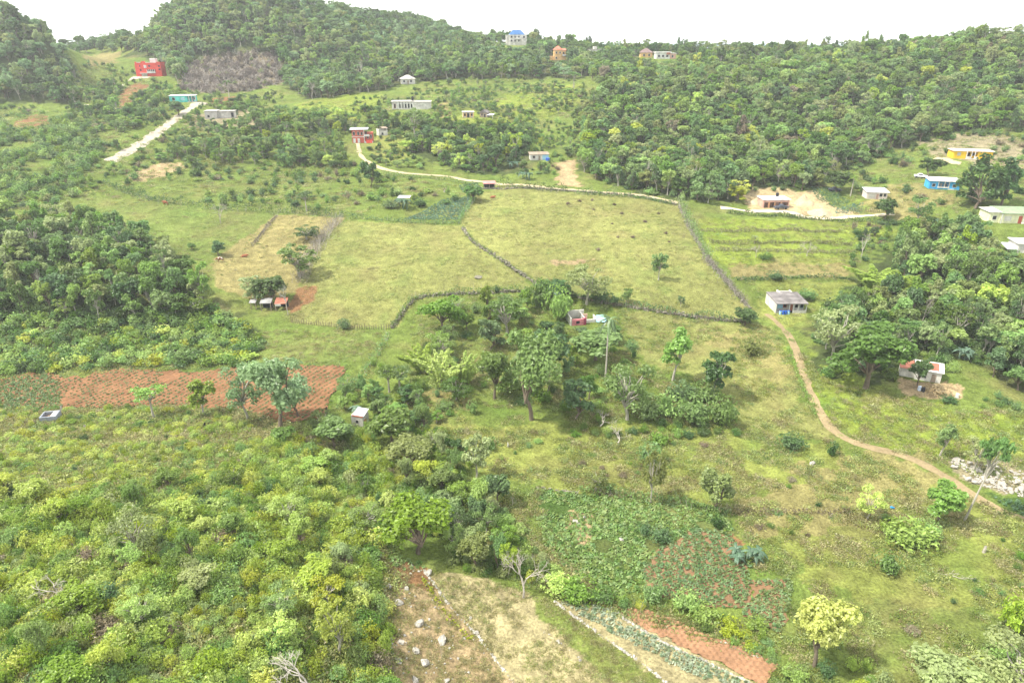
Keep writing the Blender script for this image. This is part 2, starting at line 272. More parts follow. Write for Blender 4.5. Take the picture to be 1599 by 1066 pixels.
# what covers the ground: (outline in the photograph, colour, edge wander in metres)
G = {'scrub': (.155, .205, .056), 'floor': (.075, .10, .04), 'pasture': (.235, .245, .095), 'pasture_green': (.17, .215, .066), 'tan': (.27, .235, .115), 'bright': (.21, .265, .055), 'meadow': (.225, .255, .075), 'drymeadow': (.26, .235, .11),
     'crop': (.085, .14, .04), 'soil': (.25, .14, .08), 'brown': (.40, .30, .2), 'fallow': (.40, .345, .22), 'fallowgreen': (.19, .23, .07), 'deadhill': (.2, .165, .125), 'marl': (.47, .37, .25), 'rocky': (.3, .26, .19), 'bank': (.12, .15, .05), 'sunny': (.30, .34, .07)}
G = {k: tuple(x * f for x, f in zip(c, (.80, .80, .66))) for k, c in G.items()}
ZONES = [
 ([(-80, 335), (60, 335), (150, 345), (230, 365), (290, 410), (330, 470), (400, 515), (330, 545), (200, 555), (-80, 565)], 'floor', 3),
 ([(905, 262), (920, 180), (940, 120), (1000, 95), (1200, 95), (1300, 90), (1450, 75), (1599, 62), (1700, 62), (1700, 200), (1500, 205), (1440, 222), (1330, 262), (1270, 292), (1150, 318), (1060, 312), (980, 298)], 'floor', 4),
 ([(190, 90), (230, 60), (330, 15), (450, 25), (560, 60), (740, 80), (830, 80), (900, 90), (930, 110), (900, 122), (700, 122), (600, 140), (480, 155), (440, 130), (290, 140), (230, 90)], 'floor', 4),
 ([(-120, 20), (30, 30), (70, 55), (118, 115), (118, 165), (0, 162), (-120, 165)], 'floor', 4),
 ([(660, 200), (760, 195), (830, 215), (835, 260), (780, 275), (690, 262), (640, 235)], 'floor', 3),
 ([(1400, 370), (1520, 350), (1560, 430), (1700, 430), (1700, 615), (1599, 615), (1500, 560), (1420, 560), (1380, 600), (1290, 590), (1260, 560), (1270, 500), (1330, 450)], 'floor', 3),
 ([(0, 665), (200, 672), (420, 690), (470, 760), (300, 800), (0, 780)], 'sunny', 4),  # sunlit patch: the sun's brightness is put into this ground colour
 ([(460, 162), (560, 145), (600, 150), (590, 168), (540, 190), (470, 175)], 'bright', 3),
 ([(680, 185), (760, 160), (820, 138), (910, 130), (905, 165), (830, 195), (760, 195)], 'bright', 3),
 ([(120, 160), (115, 120), (150, 105), (190, 120), (180, 150)], 'pasture_green', 3),
 ([(130, 88), (190, 80), (180, 100), (140, 104)], 'tan', 2),
 ([(280, 105), (330, 88), (400, 80), (440, 95), (445, 130), (390, 142), (330, 147), (285, 140)], 'deadhill', 4),
 ([(300, 180), (400, 170), (395, 200), (330, 205), (295, 200)], 'rocky', 3),
 ([(540, 345), (720, 352), (740, 380), (790, 415), (835, 447), (800, 457), (700, 458), (650, 468), (620, 510), (540, 513), (455, 503), (460, 470), (490, 400), (510, 365)], 'pasture', .6),
 ([(745, 300), (800, 292), (900, 300), (1010, 308), (1060, 320), (1085, 370), (1110, 420), (1168, 480), (1150, 500), (1050, 490), (960, 475), (880, 455), (840, 440), (790, 410), (740, 375), (722, 352), (730, 320)], 'pasture', .6),
 ([(110, 302), (250, 318), (430, 335), (395, 365), (345, 405), (330, 450), (300, 400), (240, 370), (170, 345)], 'pasture_green', 1),
 ([(430, 335), (540, 340), (505, 370), (480, 420), (465, 455), (400, 470), (340, 450), (330, 410), (360, 385), (400, 360)], 'tan', .8),
 ([(400, 520), (600, 515), (590, 545), (545, 568), (480, 570), (400, 560)], 'pasture_green', 2),
 ([(1085, 340), (1350, 345), (1400, 360), (1330, 400), (1320, 422), (1150, 425), (1110, 400)], 'bright', 1),
 ([(1130, 415), (1330, 410), (1325, 432), (1150, 434)], 'tan', 1.5),
 ([(1180, 440), (1330, 440), (1290, 470), (1230, 512), (1185, 495)], 'meadow', 1.5),
 ([(960, 480), (1140, 505), (1210, 510), (1240, 560), (1260, 640), (1300, 690), (1150, 660), (1130, 600), (1000, 560)], 'pasture', 2),
 ([(1100, 520), (1200, 515), (1240, 575), (1230, 600), (1150, 560)], 'drymeadow', 3),
 ([(640, 610), (720, 605), (740, 640), (690, 645)], 'drymeadow', 2),
 ([(650, 660), (1150, 670), (1300, 700), (1480, 760), (1560, 800), (1700, 830), (1700, 970), (1300, 930), (1150, 800), (850, 765), (700, 720)], 'meadow', 3),
 ([(1150, 800), (1250, 730), (1400, 705), (1480, 760), (1400, 800), (1300, 830), (1180, 850)], 'drymeadow', 4),
 ([(1220, 520), (1260, 570), (1420, 620), (1500, 640), (1599, 640), (1599, 720), (1450, 720), (1310, 680)], 'bright', 3),
 ([(840, 762), (1000, 777), (1130, 790), (1150, 830), (1070, 850), (1000, 900), (960, 930), (900, 905), (850, 850)], 'crop', 1.0),
 ([(1070, 828), (1140, 832), (1160, 850), (1120, 862)], 'soil', .5),
 ([(880, 810), (930, 800), (920, 850), (890, 840)], 'brown', 1.5),
 ([(1540, 770), (1700, 790), (1700, 830), (1599, 808)], 'crop', 1),
 ([(590, 865), (660, 890), (700, 930), (760, 1010), (800, 1066), (815, 1090), (615, 1090), (605, 940)], 'brown', .4),
 ([(588, 860), (660, 882), (695, 920), (645, 918), (600, 905)], 'soil', .6),
 ([(665, 890), (740, 900), (840, 930), (870, 940), (1040, 1066), (1070, 1090), (815, 1090), (800, 1066)], 'fallow', .4),
 ([(825, 925), (868, 940), (960, 1008), (1040, 1066), (960, 1066), (880, 1000), (840, 960)], 'fallowgreen', .7),
 ([(865, 935), (960, 948), (1180, 1066), (1210, 1090), (1070, 1090), (1040, 1066)], 'fallow', .3),
 ([(1210, 1040), (1260, 1040), (1310, 1066), (1310, 1090), (1190, 1090)], 'crop', .4),
 ([(465, 450), (500, 445), (495, 462), (455, 492), (445, 482)], 'soil', .8),
 ([(860, 408), (925, 405), (915, 411), (870, 414)], 'brown', .8),
 ([(20, 192), (55, 177), (85, 188), (78, 200), (25, 204)], 'soil', 1.5), ([(185, 170), (188, 142), (212, 130), (240, 133), (205, 158), (207, 170)], 'soil', 1.5), ([(325, 155), (370, 150), (375, 158), (335, 162)], 'soil', 1),
 ([(200, 272), (250, 255), (285, 252), (288, 263), (220, 287)], 'brown', 1.5),
 ([(1156, 302), (1175, 294), (1222, 292), (1240, 300), (1275, 298), (1300, 322), (1350, 336), (1290, 339), (1172, 328)], 'marl', .6),
 ([(1440, 225), (1510, 203), (1599, 215), (1620, 260), (1560, 262), (1470, 245)], 'rocky', 3),
 ([(1340, 300), (1420, 285), (1500, 310), (1420, 345), (1360, 335)], 'drymeadow', 3),
 ([(1400, 590), (1500, 600), (1500, 625), (1420, 618)], 'brown', 1.5),
 ([(1480, 715), (1599, 720), (1640, 760), (1560, 770), (1490, 745)], 'rocky', 1),
 ([(870, 255), (900, 250), (905, 290), (870, 290)], 'brown', 1.5), ([(590, 205), (640, 215), (640, 250), (590, 250), (575, 235)], 'meadow', 2),
 ([(680, 165), (700, 158), (705, 185), (690, 190)], 'tan', 1),
]
fx, fy = GX.ravel(), GY.ravel()
GC = np.tile(np.array(G['scrub']), (len(fx), 1))
def wander(x, y, a): return x + (vnoise(x, y, 2.5, 5) - .5) * 2 * a + (vnoise(x, y, .7, 6) - .5) * .6 * a, y + (vnoise(x, y, 2.5, 7) - .5) * 2 * a + (vnoise(x, y, .7, 8) - .5) * .6 * a
zpoly = {}
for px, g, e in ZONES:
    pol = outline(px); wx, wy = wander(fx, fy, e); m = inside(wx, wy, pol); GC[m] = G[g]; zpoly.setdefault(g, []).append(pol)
# patchy cover: greener and drier patches, bare spots
pa = vnoise(fx, fy, 9, 11) * .6 + vnoise(fx, fy, 3, 12) * .4
gr = GC[:, 1] > GC[:, 0] * .95
dry = np.clip((pa - .55) * 3.2, 0, 1)[:, None] * gr[:, None]
GC = GC * (1 - .5 * dry) + np.array((.21, .18, .075)) * .42 * dry
gn = np.clip((.4 - pa) * 3.5, 0, 1)[:, None] * gr[:, None]
GC = GC * (1 - .55 * gn) + GC * np.array((.62, .84, .66)) * .55 * gn
idx = np.arange(len(rows) * NC).reshape(len(rows), NC)
F = np.stack([idx[:-1, :-1], idx[:-1, 1:], idx[1:, 1:], idx[1:, :-1]], -1).reshape(-1, 4)
g = mesh_obj('ground', np_mesh('ground', np.stack([fx, fy, GZ.ravel()], 1), F, [MG], {'Col': GC}, smooth=True)); tag(g, kind='structure')

# sea beyond the ridge, far hills
MSEA, t, b = node_mat('sea', .35, .5); b.inputs['Base Color'].default_value = (.12, .2, .27, 1)
sv = np.array([(-60000, 960, -200), (60000, 960, -200), (60000, 60000, -200), (-60000, 60000, -200)], float)
tag(mesh_obj('sea', np_mesh('sea', sv, np.array([[0, 1, 2, 3]]), [MSEA])), kind='structure')
MFAR = paint('far_slope', (.075, .095, .06), 1, .7, 1.3, .004)
hx, hy = np.meshgrid(np.linspace(1500, 3600, 90), np.linspace(2300, 4200, 50), indexing='ij')
hz = -150 + 305 * np.exp(-((hx - 2350) / 520) ** 2 - ((hy - 3000) / 600) ** 2) + (vnoise(hx, hy, 170, 4) - .5) * 40 + (vnoise(hx, hy, 45, 9) - .5) * 14
ii = np.arange(90 * 50).reshape(90, 50)
tag(mesh_obj('distant_hills', np_mesh('distant_hills', np.stack([hx, hy, hz], -1).reshape(-1, 3), np.stack([ii[:-1, :-1], ii[1:, :-1], ii[1:, 1:], ii[:-1, 1:]], -1).reshape(-1, 4), [MFAR], smooth=True)), kind='structure')

# ------------------------------------------------------------------ roads and paths: ribbons on the ground
def smooth_line(P, n=3):
    P = np.asarray(P, float)
    for _ in range(n):
        Q = np.empty((2 * len(P), 2)); Q[0] = P[0]; Q[-1] = P[-1]
        Q[1:-1:2] = P[:-1] * .75 + P[1:] * .25; Q[2:-1:2] = P[:-1] * .25 + P[1:] * .75
        P = Q
    return P
def resample(P, step):
    d = np.concatenate([[0], np.cumsum(np.hypot(*np.diff(P, axis=0).T))]); n = max(2, int(d[-1] / step)); s = np.linspace(0, d[-1], n)
    return np.stack([np.interp(s, d, P[:, 0]), np.interp(s, d, P[:, 1])], 1)
def line_world(px, step=1.0): return resample(smooth_line(np.array([hit(*p) for p in px])), step)
ROADS = []
def ribbon(name, px, w0, w1, mat, lift=.07, cols=7):
    P = line_world(px, .8); ROADS.append((P, max(w0, w1) / 2))
    T = np.gradient(P, axis=0); T /= np.hypot(T[:, 0], T[:, 1])[:, None] + 1e-9; N = np.stack([-T[:, 1], T[:, 0]], 1)
    wd = np.linspace(w0, w1, len(P)); k = np.linspace(-.5, .5, cols)
    jl = (vnoise(P[:, 0], P[:, 1], 2.2, 21) - .5) * .8 + (vnoise(P[:, 0], P[:, 1], .8, 22) - .5) * .3
    XY = P[:, None, :] + N[:, None, :] * (k[None, :] * (wd * (1 + jl))[:, None])[..., None]
    Z = H(XY[..., 0], XY[..., 1]) + lift - .05 * (np.abs(np.abs(k) - .25) < .1)[None, :] - lift * .8 * (np.abs(k) > .49)[None, :]
    V = np.concatenate([XY, Z[..., None]], -1).reshape(-1, 3); i = np.arange(len(P) * cols).reshape(len(P), cols)
    Fq = np.stack([i[:-1, :-1], i[:-1, 1:], i[1:, 1:], i[1:, :-1]], -1).reshape(-1, 4)[:, ::-1]
    return tag(mesh_obj(name, np_mesh(name, V, Fq, [mat], smooth=True)), kind='structure')
def dirt(name, c, lo=.75, hi=1.2):
    m, t, b = node_mat(name, 1, .05); s, _ = mulnoise(t, c, .25, lo, hi, 4); s, n = mulnoise(t, s, 2.5, .8, 1.18, 4); t.links.new(s, b.inputs['Base Color']); bump(t, b, n, .15, .5); return m
MMARL = dirt('white_marl', (.37, .33, .265)); MDIRT = dirt('pale_dirt', (.42, .34, .22)); MPATH = dirt('trodden_earth', (.25, .195, .11)); MSOIL = dirt('red_soil', (.205, .108, .056), .68, 1.25); MSOIL3 = dirt('dull_soil', (.2, .12, .065)); MSOIL2 = dirt('pale_red_soil', (.265, .15, .085))
ribbon('white_road', [(318, 160), (300, 167), (282, 180), (262, 195), (235, 215), (208, 233), (170, 252)], 4.6, 4.6, MMARL)
ribbon('dirt_road', [(558, 224), (562, 243), (580, 257), (612, 269), (680, 273), (740, 283), (800, 288), (880, 296), (960, 302), (1010, 305), (1060, 317)], 1.7, 1.8, MDIRT)
ribbon('dirt_road', [(1125, 324), (1180, 330), (1250, 337), (1330, 338), (1395, 333)], 2.0, 2.2, dirt('white_dirt', (.55, .47, .35)))
ribbon('hillside_road', [(176, 143), (195, 128), (215, 121), (234, 121)], 3, 4, MMARL)
ribbon('yard_track', [(113, 165), (130, 163), (152, 169), (200, 171)], 2.5, 2, MMARL)
ribbon('yard_track', [(1460, 247), (1485, 254), (1500, 256)], 2, 2, MDIRT)
ribbon('footpath', [(1196, 490), (1225, 512), (1245, 548), (1255, 590), (1275, 635), (1308, 680), (1350, 697), (1400, 707), (1450, 727), (1490, 752), (1530, 782), (1610, 815)], 1.5, 1.7, MPATH)

# ------------------------------------------------------------------ ploughed fields: real furrows
def field(name, px, mat, along, pitch, amp, res=.3, lift=.08, mound=0, keep=None):
    pol = outline(px); x0, y0 = pol.min(0); x1, y1 = pol.max(0)
    X, Y = np.meshgrid(np.arange(x0, x1, res), np.arange(y0, y1, res), indexing='ij'); sh = X.shape
    wx, wy = wander(X.ravel(), Y.ravel(), .8); inn = inside(wx, wy, pol).reshape(sh)
    a = along; ca, sa = math.cos(a), math.sin(a)
    s = -X * sa + Y * ca + (vnoise(X, Y, 9, 31) - .5) * .6; l = X * ca + Y * sa
    hgt = (.5 + .5 * np.cos(2 * math.pi * s / pitch)) * amp
    if mound: hgt = hgt * (.3 + .7 * (.5 + .5 * np.cos(2 * math.pi * l / mound + np.round(s / pitch) * 2.4)))
    Z = H(X, Y) + lift + hgt * (.7 + .6 * vnoise(X, Y, 1.3, 33))
    i = np.arange(X.size).reshape(sh); Fq = np.stack([i[:-1, :-1], i[1:, :-1], i[1:, 1:], i[:-1, 1:]], -1).reshape(-1, 4)
    ok = (inn[:-1, :-1] & inn[1:, :-1] & inn[1:, 1:] & inn[:-1, 1:]).ravel(); Fq = Fq[ok]
    used = np.zeros(X.size, bool); used[Fq.ravel()] = True; rm = np.cumsum(used) - 1
    V = np.stack([X.ravel(), Y.ravel(), Z.ravel()], 1)[used]
    o = mesh_obj(name, np_mesh(name, V, rm[Fq], [mat], smooth=True)); tag(o, kind='structure')
    return pol
FRED = [(-60, 600), (0, 592), (75, 573), (105, 588), (135, 590), (150, 578), (200, 576), (310, 580), (370, 574), (480, 570), (545, 571), (522, 618), (505, 655), (430, 660), (380, 641), (270, 633), (100, 639), (-60, 640)]
pol_red = field('red_field', FRED, MSOIL, R(62), 1.15, .2, .27, lift=.06)
FMOUND = [(965, 948), (1010, 952), (1060, 970), (1100, 988), (1150, 1002), (1215, 1036), (1190, 1070), (1150, 1052), (1100, 1025), (1050, 1003), (1000, 975)]
pol_mound = field('mounded_field', FMOUND, MSOIL2, R(-8), .68, .26, .1, lift=.04, mound=.75)
FMIX = [(1000, 885), (1040, 850), (1085, 825), (1140, 833), (1172, 880), (1165, 950), (1090, 947), (1015, 925)]
pol_mix = field('vegetable_patch', FMIX, MSOIL3, R(25), .8, .09, .22, lift=.05)
FMIX2 = [(1170, 905), (1240, 905), (1222, 990), (1160, 962)]
pol_mix2 = field('vegetable_patch', FMIX2, MSOIL3, R(25), .8, .09, .22, lift=.05)

# ------------------------------------------------------------------ plants: prototypes built once
def rand_dirs(n, r):
    v = r.normal(size=(n, 3)); return v / np.linalg.norm(v, axis=1)[:, None]
def leaf_quads(C, N, size, r, aspect=1.5):
    """rhombus leaf clumps at C facing N"""
    n = len(C); N = N / (np.linalg.norm(N, axis=1)[:, None] + 1e-9); U = np.cross(N, rand_dirs(n, r)); U /= np.linalg.norm(U, axis=1)[:, None] + 1e-9; W_ = np.cross(N, U)
    s = size[:, None] if np.ndim(size) else size
    a, b_ = U * s * aspect * .5, W_ * s * .5
    k = N * s * .16
    V = np.stack([C - a - k, C - b_ * (.8 + .4 * r.random((n, 1))) + k * .5, C + a - k, C + b_ * (.8 + .4 * r.random((n, 1))) + k * .5], 1).reshape(-1, 3)
    return V, np.arange(4 * n).reshape(n, 4), np.repeat(r.random(n), 4)
def tube(path, rad, sides=5):
    P = np.asarray(path, float); n = len(P); T = np.gradient(P, axis=0); T /= np.linalg.norm(T, axis=1)[:, None] + 1e-9
    ref = np.where(np.abs(T[:, 2:3]) > .9, np.array([[1., 0, 0]]), np.array([[0, 0, 1.]])); U = np.cross(T, ref); U /= np.linalg.norm(U, axis=1)[:, None]; W_ = np.cross(T, U)
    an = np.arange(sides) * 2 * math.pi / sides
    V = P[:, None] + (U[:, None] * np.cos(an)[None, :, None] + W_[:, None] * np.sin(an)[None, :, None]) * np.asarray(rad)[:, None, None]
    i = np.arange(n * sides).reshape(n, sides); j = np.roll(i, -1, 1)
    return V.reshape(-1, 3), np.stack([i[:-1], j[:-1], j[1:], i[1:]], -1).reshape(-1, 4)
class Acc:
    def __init__(s): s.V = []; s.F = []; s.A = []; s.n = 0
    def add(s, V, F, a=None):
        s.V.append(V); s.F.append(F + s.n); s.A.append(np.full(len(V), .5) if a is None else a); s.n += len(V); return s
    def mesh(s, name, mat, smooth=False): return np_mesh(name, np.concatenate(s.V), np.concatenate(s.F), [mat], {'lv': np.concatenate(s.A)}, smooth)
def crown_leaves(lobes, n, size, r, low=-.45, up=.8):
    w_ = np.array([l[3] ** 2 for l in lobes]); w_ = w_ / w_.sum(); Cs = []; Ns = []; tone = []
    for l, k in zip(lobes, (w_ * n).astype(int) + 4):
        d = rand_dirs(k, r); d = d[d[:, 2] > low - .3 * r.random(len(d))]; rr = l[3] * (.5 + .5 * r.random((len(d), 1)) ** .6)
        # ragged: sub-tufts
        rr = rr * (.82 + .3 * np.sin(d[:, :1] * 5 + l[0] * 3) * np.sin(d[:, 1:2] * 6 + l[1] * 2))
        Cs.append(np.array(l[:3]) + d * rr * np.array([1, 1, l[4]])); Ns.append(d + r.normal(size=d.shape) * .55 + np.array([0, 0, up])); tone.append(np.full(len(d), r.random()))
    C = np.concatenate(Cs); V, F, a = leaf_quads(C, np.concatenate(Ns), size * (.65 + .7 * r.random(len(C))), r)
    return V, F, a * .6 + np.repeat(np.concatenate(tone), 4) * .4
def limb(a, b_, r0, r1, r, n=5, sag=.12):
    a = np.array(a, float); b_ = np.array(b_, float); L = np.linalg.norm(b_ - a); t_ = np.linspace(0, 1, n)[:, None]
    P = a + (b_ - a) * t_ + r.normal(size=(n, 3)) * L * .035 * np.sin(t_ * math.pi); P[:, 2] += np.sin(t_[:, 0] * math.pi) * L * sag
    return tube(P, np.linspace(r0, r1, n))
def make_tree(style, seed, leaf=.42, n=1500):
    """7 m wide, 8 m tall; returns crown mesh, trunk mesh"""
    r = np.random.default_rng(seed); W_, Hh = 3.5, 8.0; lobes = []
    if style == 'dome':
        fork, nl, base, zsc = 2.2, 17, 2.6, .8
        for i in range(nl):
            a = r.random() * 6.28; q = math.sqrt(r.random()); z = base + (Hh - base - .9) * r.random() ** .8; env = math.sqrt(max(.05, 1 - ((z - 4.6) / 4.2) ** 2))
            lobes.append((math.cos(a) * q * (W_ - 1) * env, math.sin(a) * q * (W_ - 1) * env, z, .9 + .65 * r.random(), zsc))
        lobes.append((0, 0, 5.4, 2.0, .9))
    elif style == 'airy':
        fork, nl = 2.4, 24
        for i in range(nl):
            a = r.random() * 6.28; q = .25 + .75 * math.sqrt(r.random()); z = 2.8 + 4.6 * r.random(); env = math.sqrt(max(.1, 1 - ((z - 5.0) / 3.4) ** 2))
            lobes.append((math.cos(a) * q * (W_ - .7) * env, math.sin(a) * q * (W_ - .7) * env, z, .75 + .6 * r.random(), .6))
    elif style == 'umbrella':
        fork, nl = 5.0, 14
        for i in range(nl):
            a = r.random() * 6.28; q = math.sqrt(r.random()); z = 6.0 + 1.5 * r.random() - q * .6
            lobes.append((math.cos(a) * q * (W_ - .7), math.sin(a) * q * (W_ - .7), z, .7 + .6 * r.random(), .4))
    elif style == 'tall':
        fork, nl = 3.4, 15
        for i in range(nl):
            a = r.random() * 6.28; q = math.sqrt(r.random()) * .8; z = 3.2 + 4.4 * r.random()
            lobes.append((math.cos(a) * q * (W_ - .8), math.sin(a) * q * (W_ - .8), z, .8 + .6 * r.random(), .75))
    elif style == 'column':
        fork, nl = 1.4, 16
        for i in range(nl):
            a = r.random() * 6.28; z = 1.6 + 5.8 * r.random(); q = math.sqrt(r.random()) * (1 - .45 * (z / 8) ** 2)
            lobes.append((math.cos(a) * q * (W_ - .9), math.sin(a) * q * (W_ - .9), z, .8 + .6 * r.random(), .85))
    cr = Acc().add(*crown_leaves(lobes, n, leaf, r)); tk = Acc()
    lean = r.normal(size=2) * .35; top = np.array([lean[0], lean[1], fork])
    tk.add(*tube([(0, 0, -.9), (lean[0] * .2, lean[1] * .2, fork * .35), (lean[0] * .7, lean[1] * .5, fork * .7), top], [.3, .2, .17, .15], 6))
    for l in lobes:
        tk.add(*limb(top * np.array([1, 1, .75 + .25 * r.random()]), (l[0], l[1], l[2] - .1), .11, .025, r))
    return cr.mesh('crown', ML), tk.mesh('trunk', MPALE if style in ('tall', 'airy', 'umbrella') else MBARK, True)
def make_bush(seed, n=520, leaf=.24, wild=.3, flat=.75):
    """3 m wide, 2.2 m tall shrub, one mesh"""
    r = np.random.default_rng(seed); lobes = []
    for i in range(9):
        a = r.random() * 6.28; q = math.sqrt(r.random()); z = .5 + 1.1 * r.random() * (1 - .4 * q)
        lobes.append((math.cos(a) * q * 1.0, math.sin(a) * q * 1.0, z, .38 + .35 * r.random(), flat))
    lobes.append((0, 0, .8, .85, .8)); A_ = Acc(); V, F, a = crown_leaves(lobes, n, leaf, r, -.9, .8); A_.add(V, F, a)
    k = int(n * wild * .25)                                     # loose shoots
    d = rand_dirs(k, r); d[:, 2] = np.abs(d[:, 2]); C = d * (1.15 + .35 * r.random((k, 1))) * np.array([1.15, 1.15, 1.2]) + np.array([0, 0, .6])
    A_.add(*leaf_quads(C, d + r.normal(size=d.shape) * .6, leaf * (.6 + .6 * r.random(k)), r, 2.2))
    for i in range(7):
        l = lobes[i]; V, F = limb((0, 0, -.4), l[:3], .05, .012, r, 4); A_.add(V, F, np.full(len(V), .15))
    return A_.mesh('bush', ML)
def make_bare(seed, spread=.55, levels=5, mat=None, top=8.0, tw=1.0, n0=3):
    r = np.random.default_rng(seed); A_ = Acc()
    def grow(p, d, L, rad, lv):
        q = p + d * L; bend = rand_dirs(1, r)[0] * L * .1
        V, F = tube([p, p + d * L * .5 + bend, q], [rad, rad * .8, rad * .62], 4 if lv > 1 else 6); A_.add(V, F, np.full(len(V), r.random()))
        if lv >= levels: return
        for i in range(r.integers(2, 4) + (1 if lv == 0 else 0)):
            nd = d + rand_dirs(1, r)[0] * spread * (1.15 + .1 * lv); nd[2] += .12; nd /= np.linalg.norm(nd); grow(q - d * L * .25 * r.random(), nd, L * (.6 + .22 * r.random()), rad * .6, lv + 1)
    grow(np.array([0, 0, -.5]), np.array([.06, 0, 1.]), top * .34, .17 * tw, 0)
    return A_.mesh('trunk', mat or MDEAD)
def frond(a, L, rise, droop, r, wid=.5, seg=7):
    t_ = np.linspace(0, 1, seg); ca, sa = math.cos(a), math.sin(a); rad = L * t_ * (1 - .12 * t_); z = rise * L * t_ - droop * L * t_ ** 2
    P = np.stack([ca * rad, sa * rad, z], 1); S_ = np.array([-sa, ca, 0]); wv = wid * np.sin(np.clip(t_ * 1.02 + .08, 0, 1) * math.pi) ** .6 + .02
    V = np.concatenate([P + S_ * wv[:, None] + np.array([0, 0, -.3]) * wv[:, None], P, P - S_ * wv[:, None] + np.array([0, 0, -.3]) * wv[:, None]]); i = np.arange(seg - 1)
    return V, np.concatenate([np.stack([i, i + 1, seg + i + 1, seg + i], 1), np.stack([seg + i, seg + i + 1, 2 * seg + i + 1, 2 * seg + i], 1)])
def make_palm(seed, top=8.0, n=17, L=2.4):
    r = np.random.default_rng(seed); c = Acc()
    for i in range(n):
        V, F = frond(i * 2.4 + r.random(), L * (.8 + .4 * r.random()), .75 - 1.1 * (i / n), .55 + .3 * r.random(), r, .26); c.add(V + np.array([0, 0, top]), F, np.full(len(V), r.random()))
    tk = Acc().add(*tube([(0, 0, -.5), (.05, 0, top * .4), (.1, .03, top * .8), (0, 0, top)], [.2, .13, .12, .15], 7))
    return c.mesh('crown', ML), tk.mesh('trunk', MPALE, True)
def make_banana(seed, n=13):
    r = np.random.default_rng(seed); A_ = Acc()
    for s_ in range(3):
        o = np.array([r.normal() * .8, r.normal() * .8, 0]); hh = 1.3 + .8 * r.random()
        V, F = tube([o + np.array([0, 0, -.3]), o + np.array([0, 0, hh])], [.16, .1], 6); A_.add(V, F, np.full(len(V), .75))
        for i in range(n // 2 + 2):
            V, F = frond(i * 2.4 + r.random(), 1.9 * (.8 + .4 * r.random()), .85 - .6 * r.random(), .6 + .4 * r.random(), r, .3, 6); A_.add(V + o + np.array([0, 0, hh]), F, np.full(len(V), r.random()))
    return A_.mesh('banana_plant', ML)
def make_bamboo(seed):
    """7 m wide, 8 m tall: a sheaf of feathery plumes"""
    r = np.random.default_rng(seed); A_ = Acc(); st = Acc(); Cs = []; Ns = []
    for i in range(11):
        a = i * 2.4 + r.random(); q = math.sqrt((i + .5) / 11); L = 5.4 + 2.4 * r.random(); out = 1.0 + 2.6 * q; t_ = np.linspace(0, 1, 16)
        P = np.stack([math.cos(a) * (q * .9 + out * t_ ** 2.4), math.sin(a) * (q * .9 + out * t_ ** 2.4), -.3 + L * (t_ - .16 * q * t_ ** 3)], 1)
        for j in range(3):
            V, F = tube(P[::3] + r.normal(size=3) * np.array([.15, .15, 0]), np.linspace(.05, .015, len(P[::3])), 4); st.add(V, F)
        k = 430; u_ = r.random(k) ** .75 * .86 + .14; C0 = np.stack([np.interp(u_, t_, P[:, m]) for m in range(3)], 1); d = rand_dirs(k, r); rad = .72 * np.sin(np.clip(u_ * .93 + .07, 0, 1) * math.pi) ** .55
        Cs.append(C0 + d * rad[:, None] * (.55 + .45 * r.random((k, 1)))); Ns.append(d * .8 + np.array([0, 0, 1.0]) + r.normal(size=d.shape) * .3)
    C = np.concatenate(Cs); A_.add(*leaf_quads(C, np.concatenate(Ns), .2 * (.6 + .7 * r.random(len(C))), r, 2.2))
    return A_.mesh('crown', ML), st.mesh('trunk', MPALE)
TREES = {'dome': [make_tree('dome', s, .46, 1700) for s in (1, 2, 3, 4)], 'airy': [make_tree('airy', s, .34, 1300) for s in (11, 12, 13)], 'umbrella': [make_tree('umbrella', s, .36, 900) for s in (21, 22)],
         'tall': [make_tree('tall', s, .42, 1200) for s in (31, 32, 33)], 'column': [make_tree('column', s, .42, 1500) for s in (41, 42)], 'palm': [make_palm(51), make_palm(52, 8, 15, 2.0)], 'bamboo': [make_bamboo(61), make_bamboo(62)],
         'fine': [make_tree('dome', s, .28, 3600) for s in (71, 72)], 'fineairy': [make_tree('airy', s, .25, 2400) for s in (73, 74)]}
BUSH = [make_bush(s, 560, .25) for s in (101, 102, 103, 104)] + [make_bush(s, 420, .24, .8, .95) for s in (105, 106)]
BUSHF = [make_bush(s, 1250, .17, .5) for s in (111, 112, 113)] + [make_bush(s, 1000, .17, 1.0, 1.0) for s in (114, 115)]
BARE = [make_bare(s) for s in (121, 122, 123)]
BANANA = [make_banana(s) for s in (131, 132)]

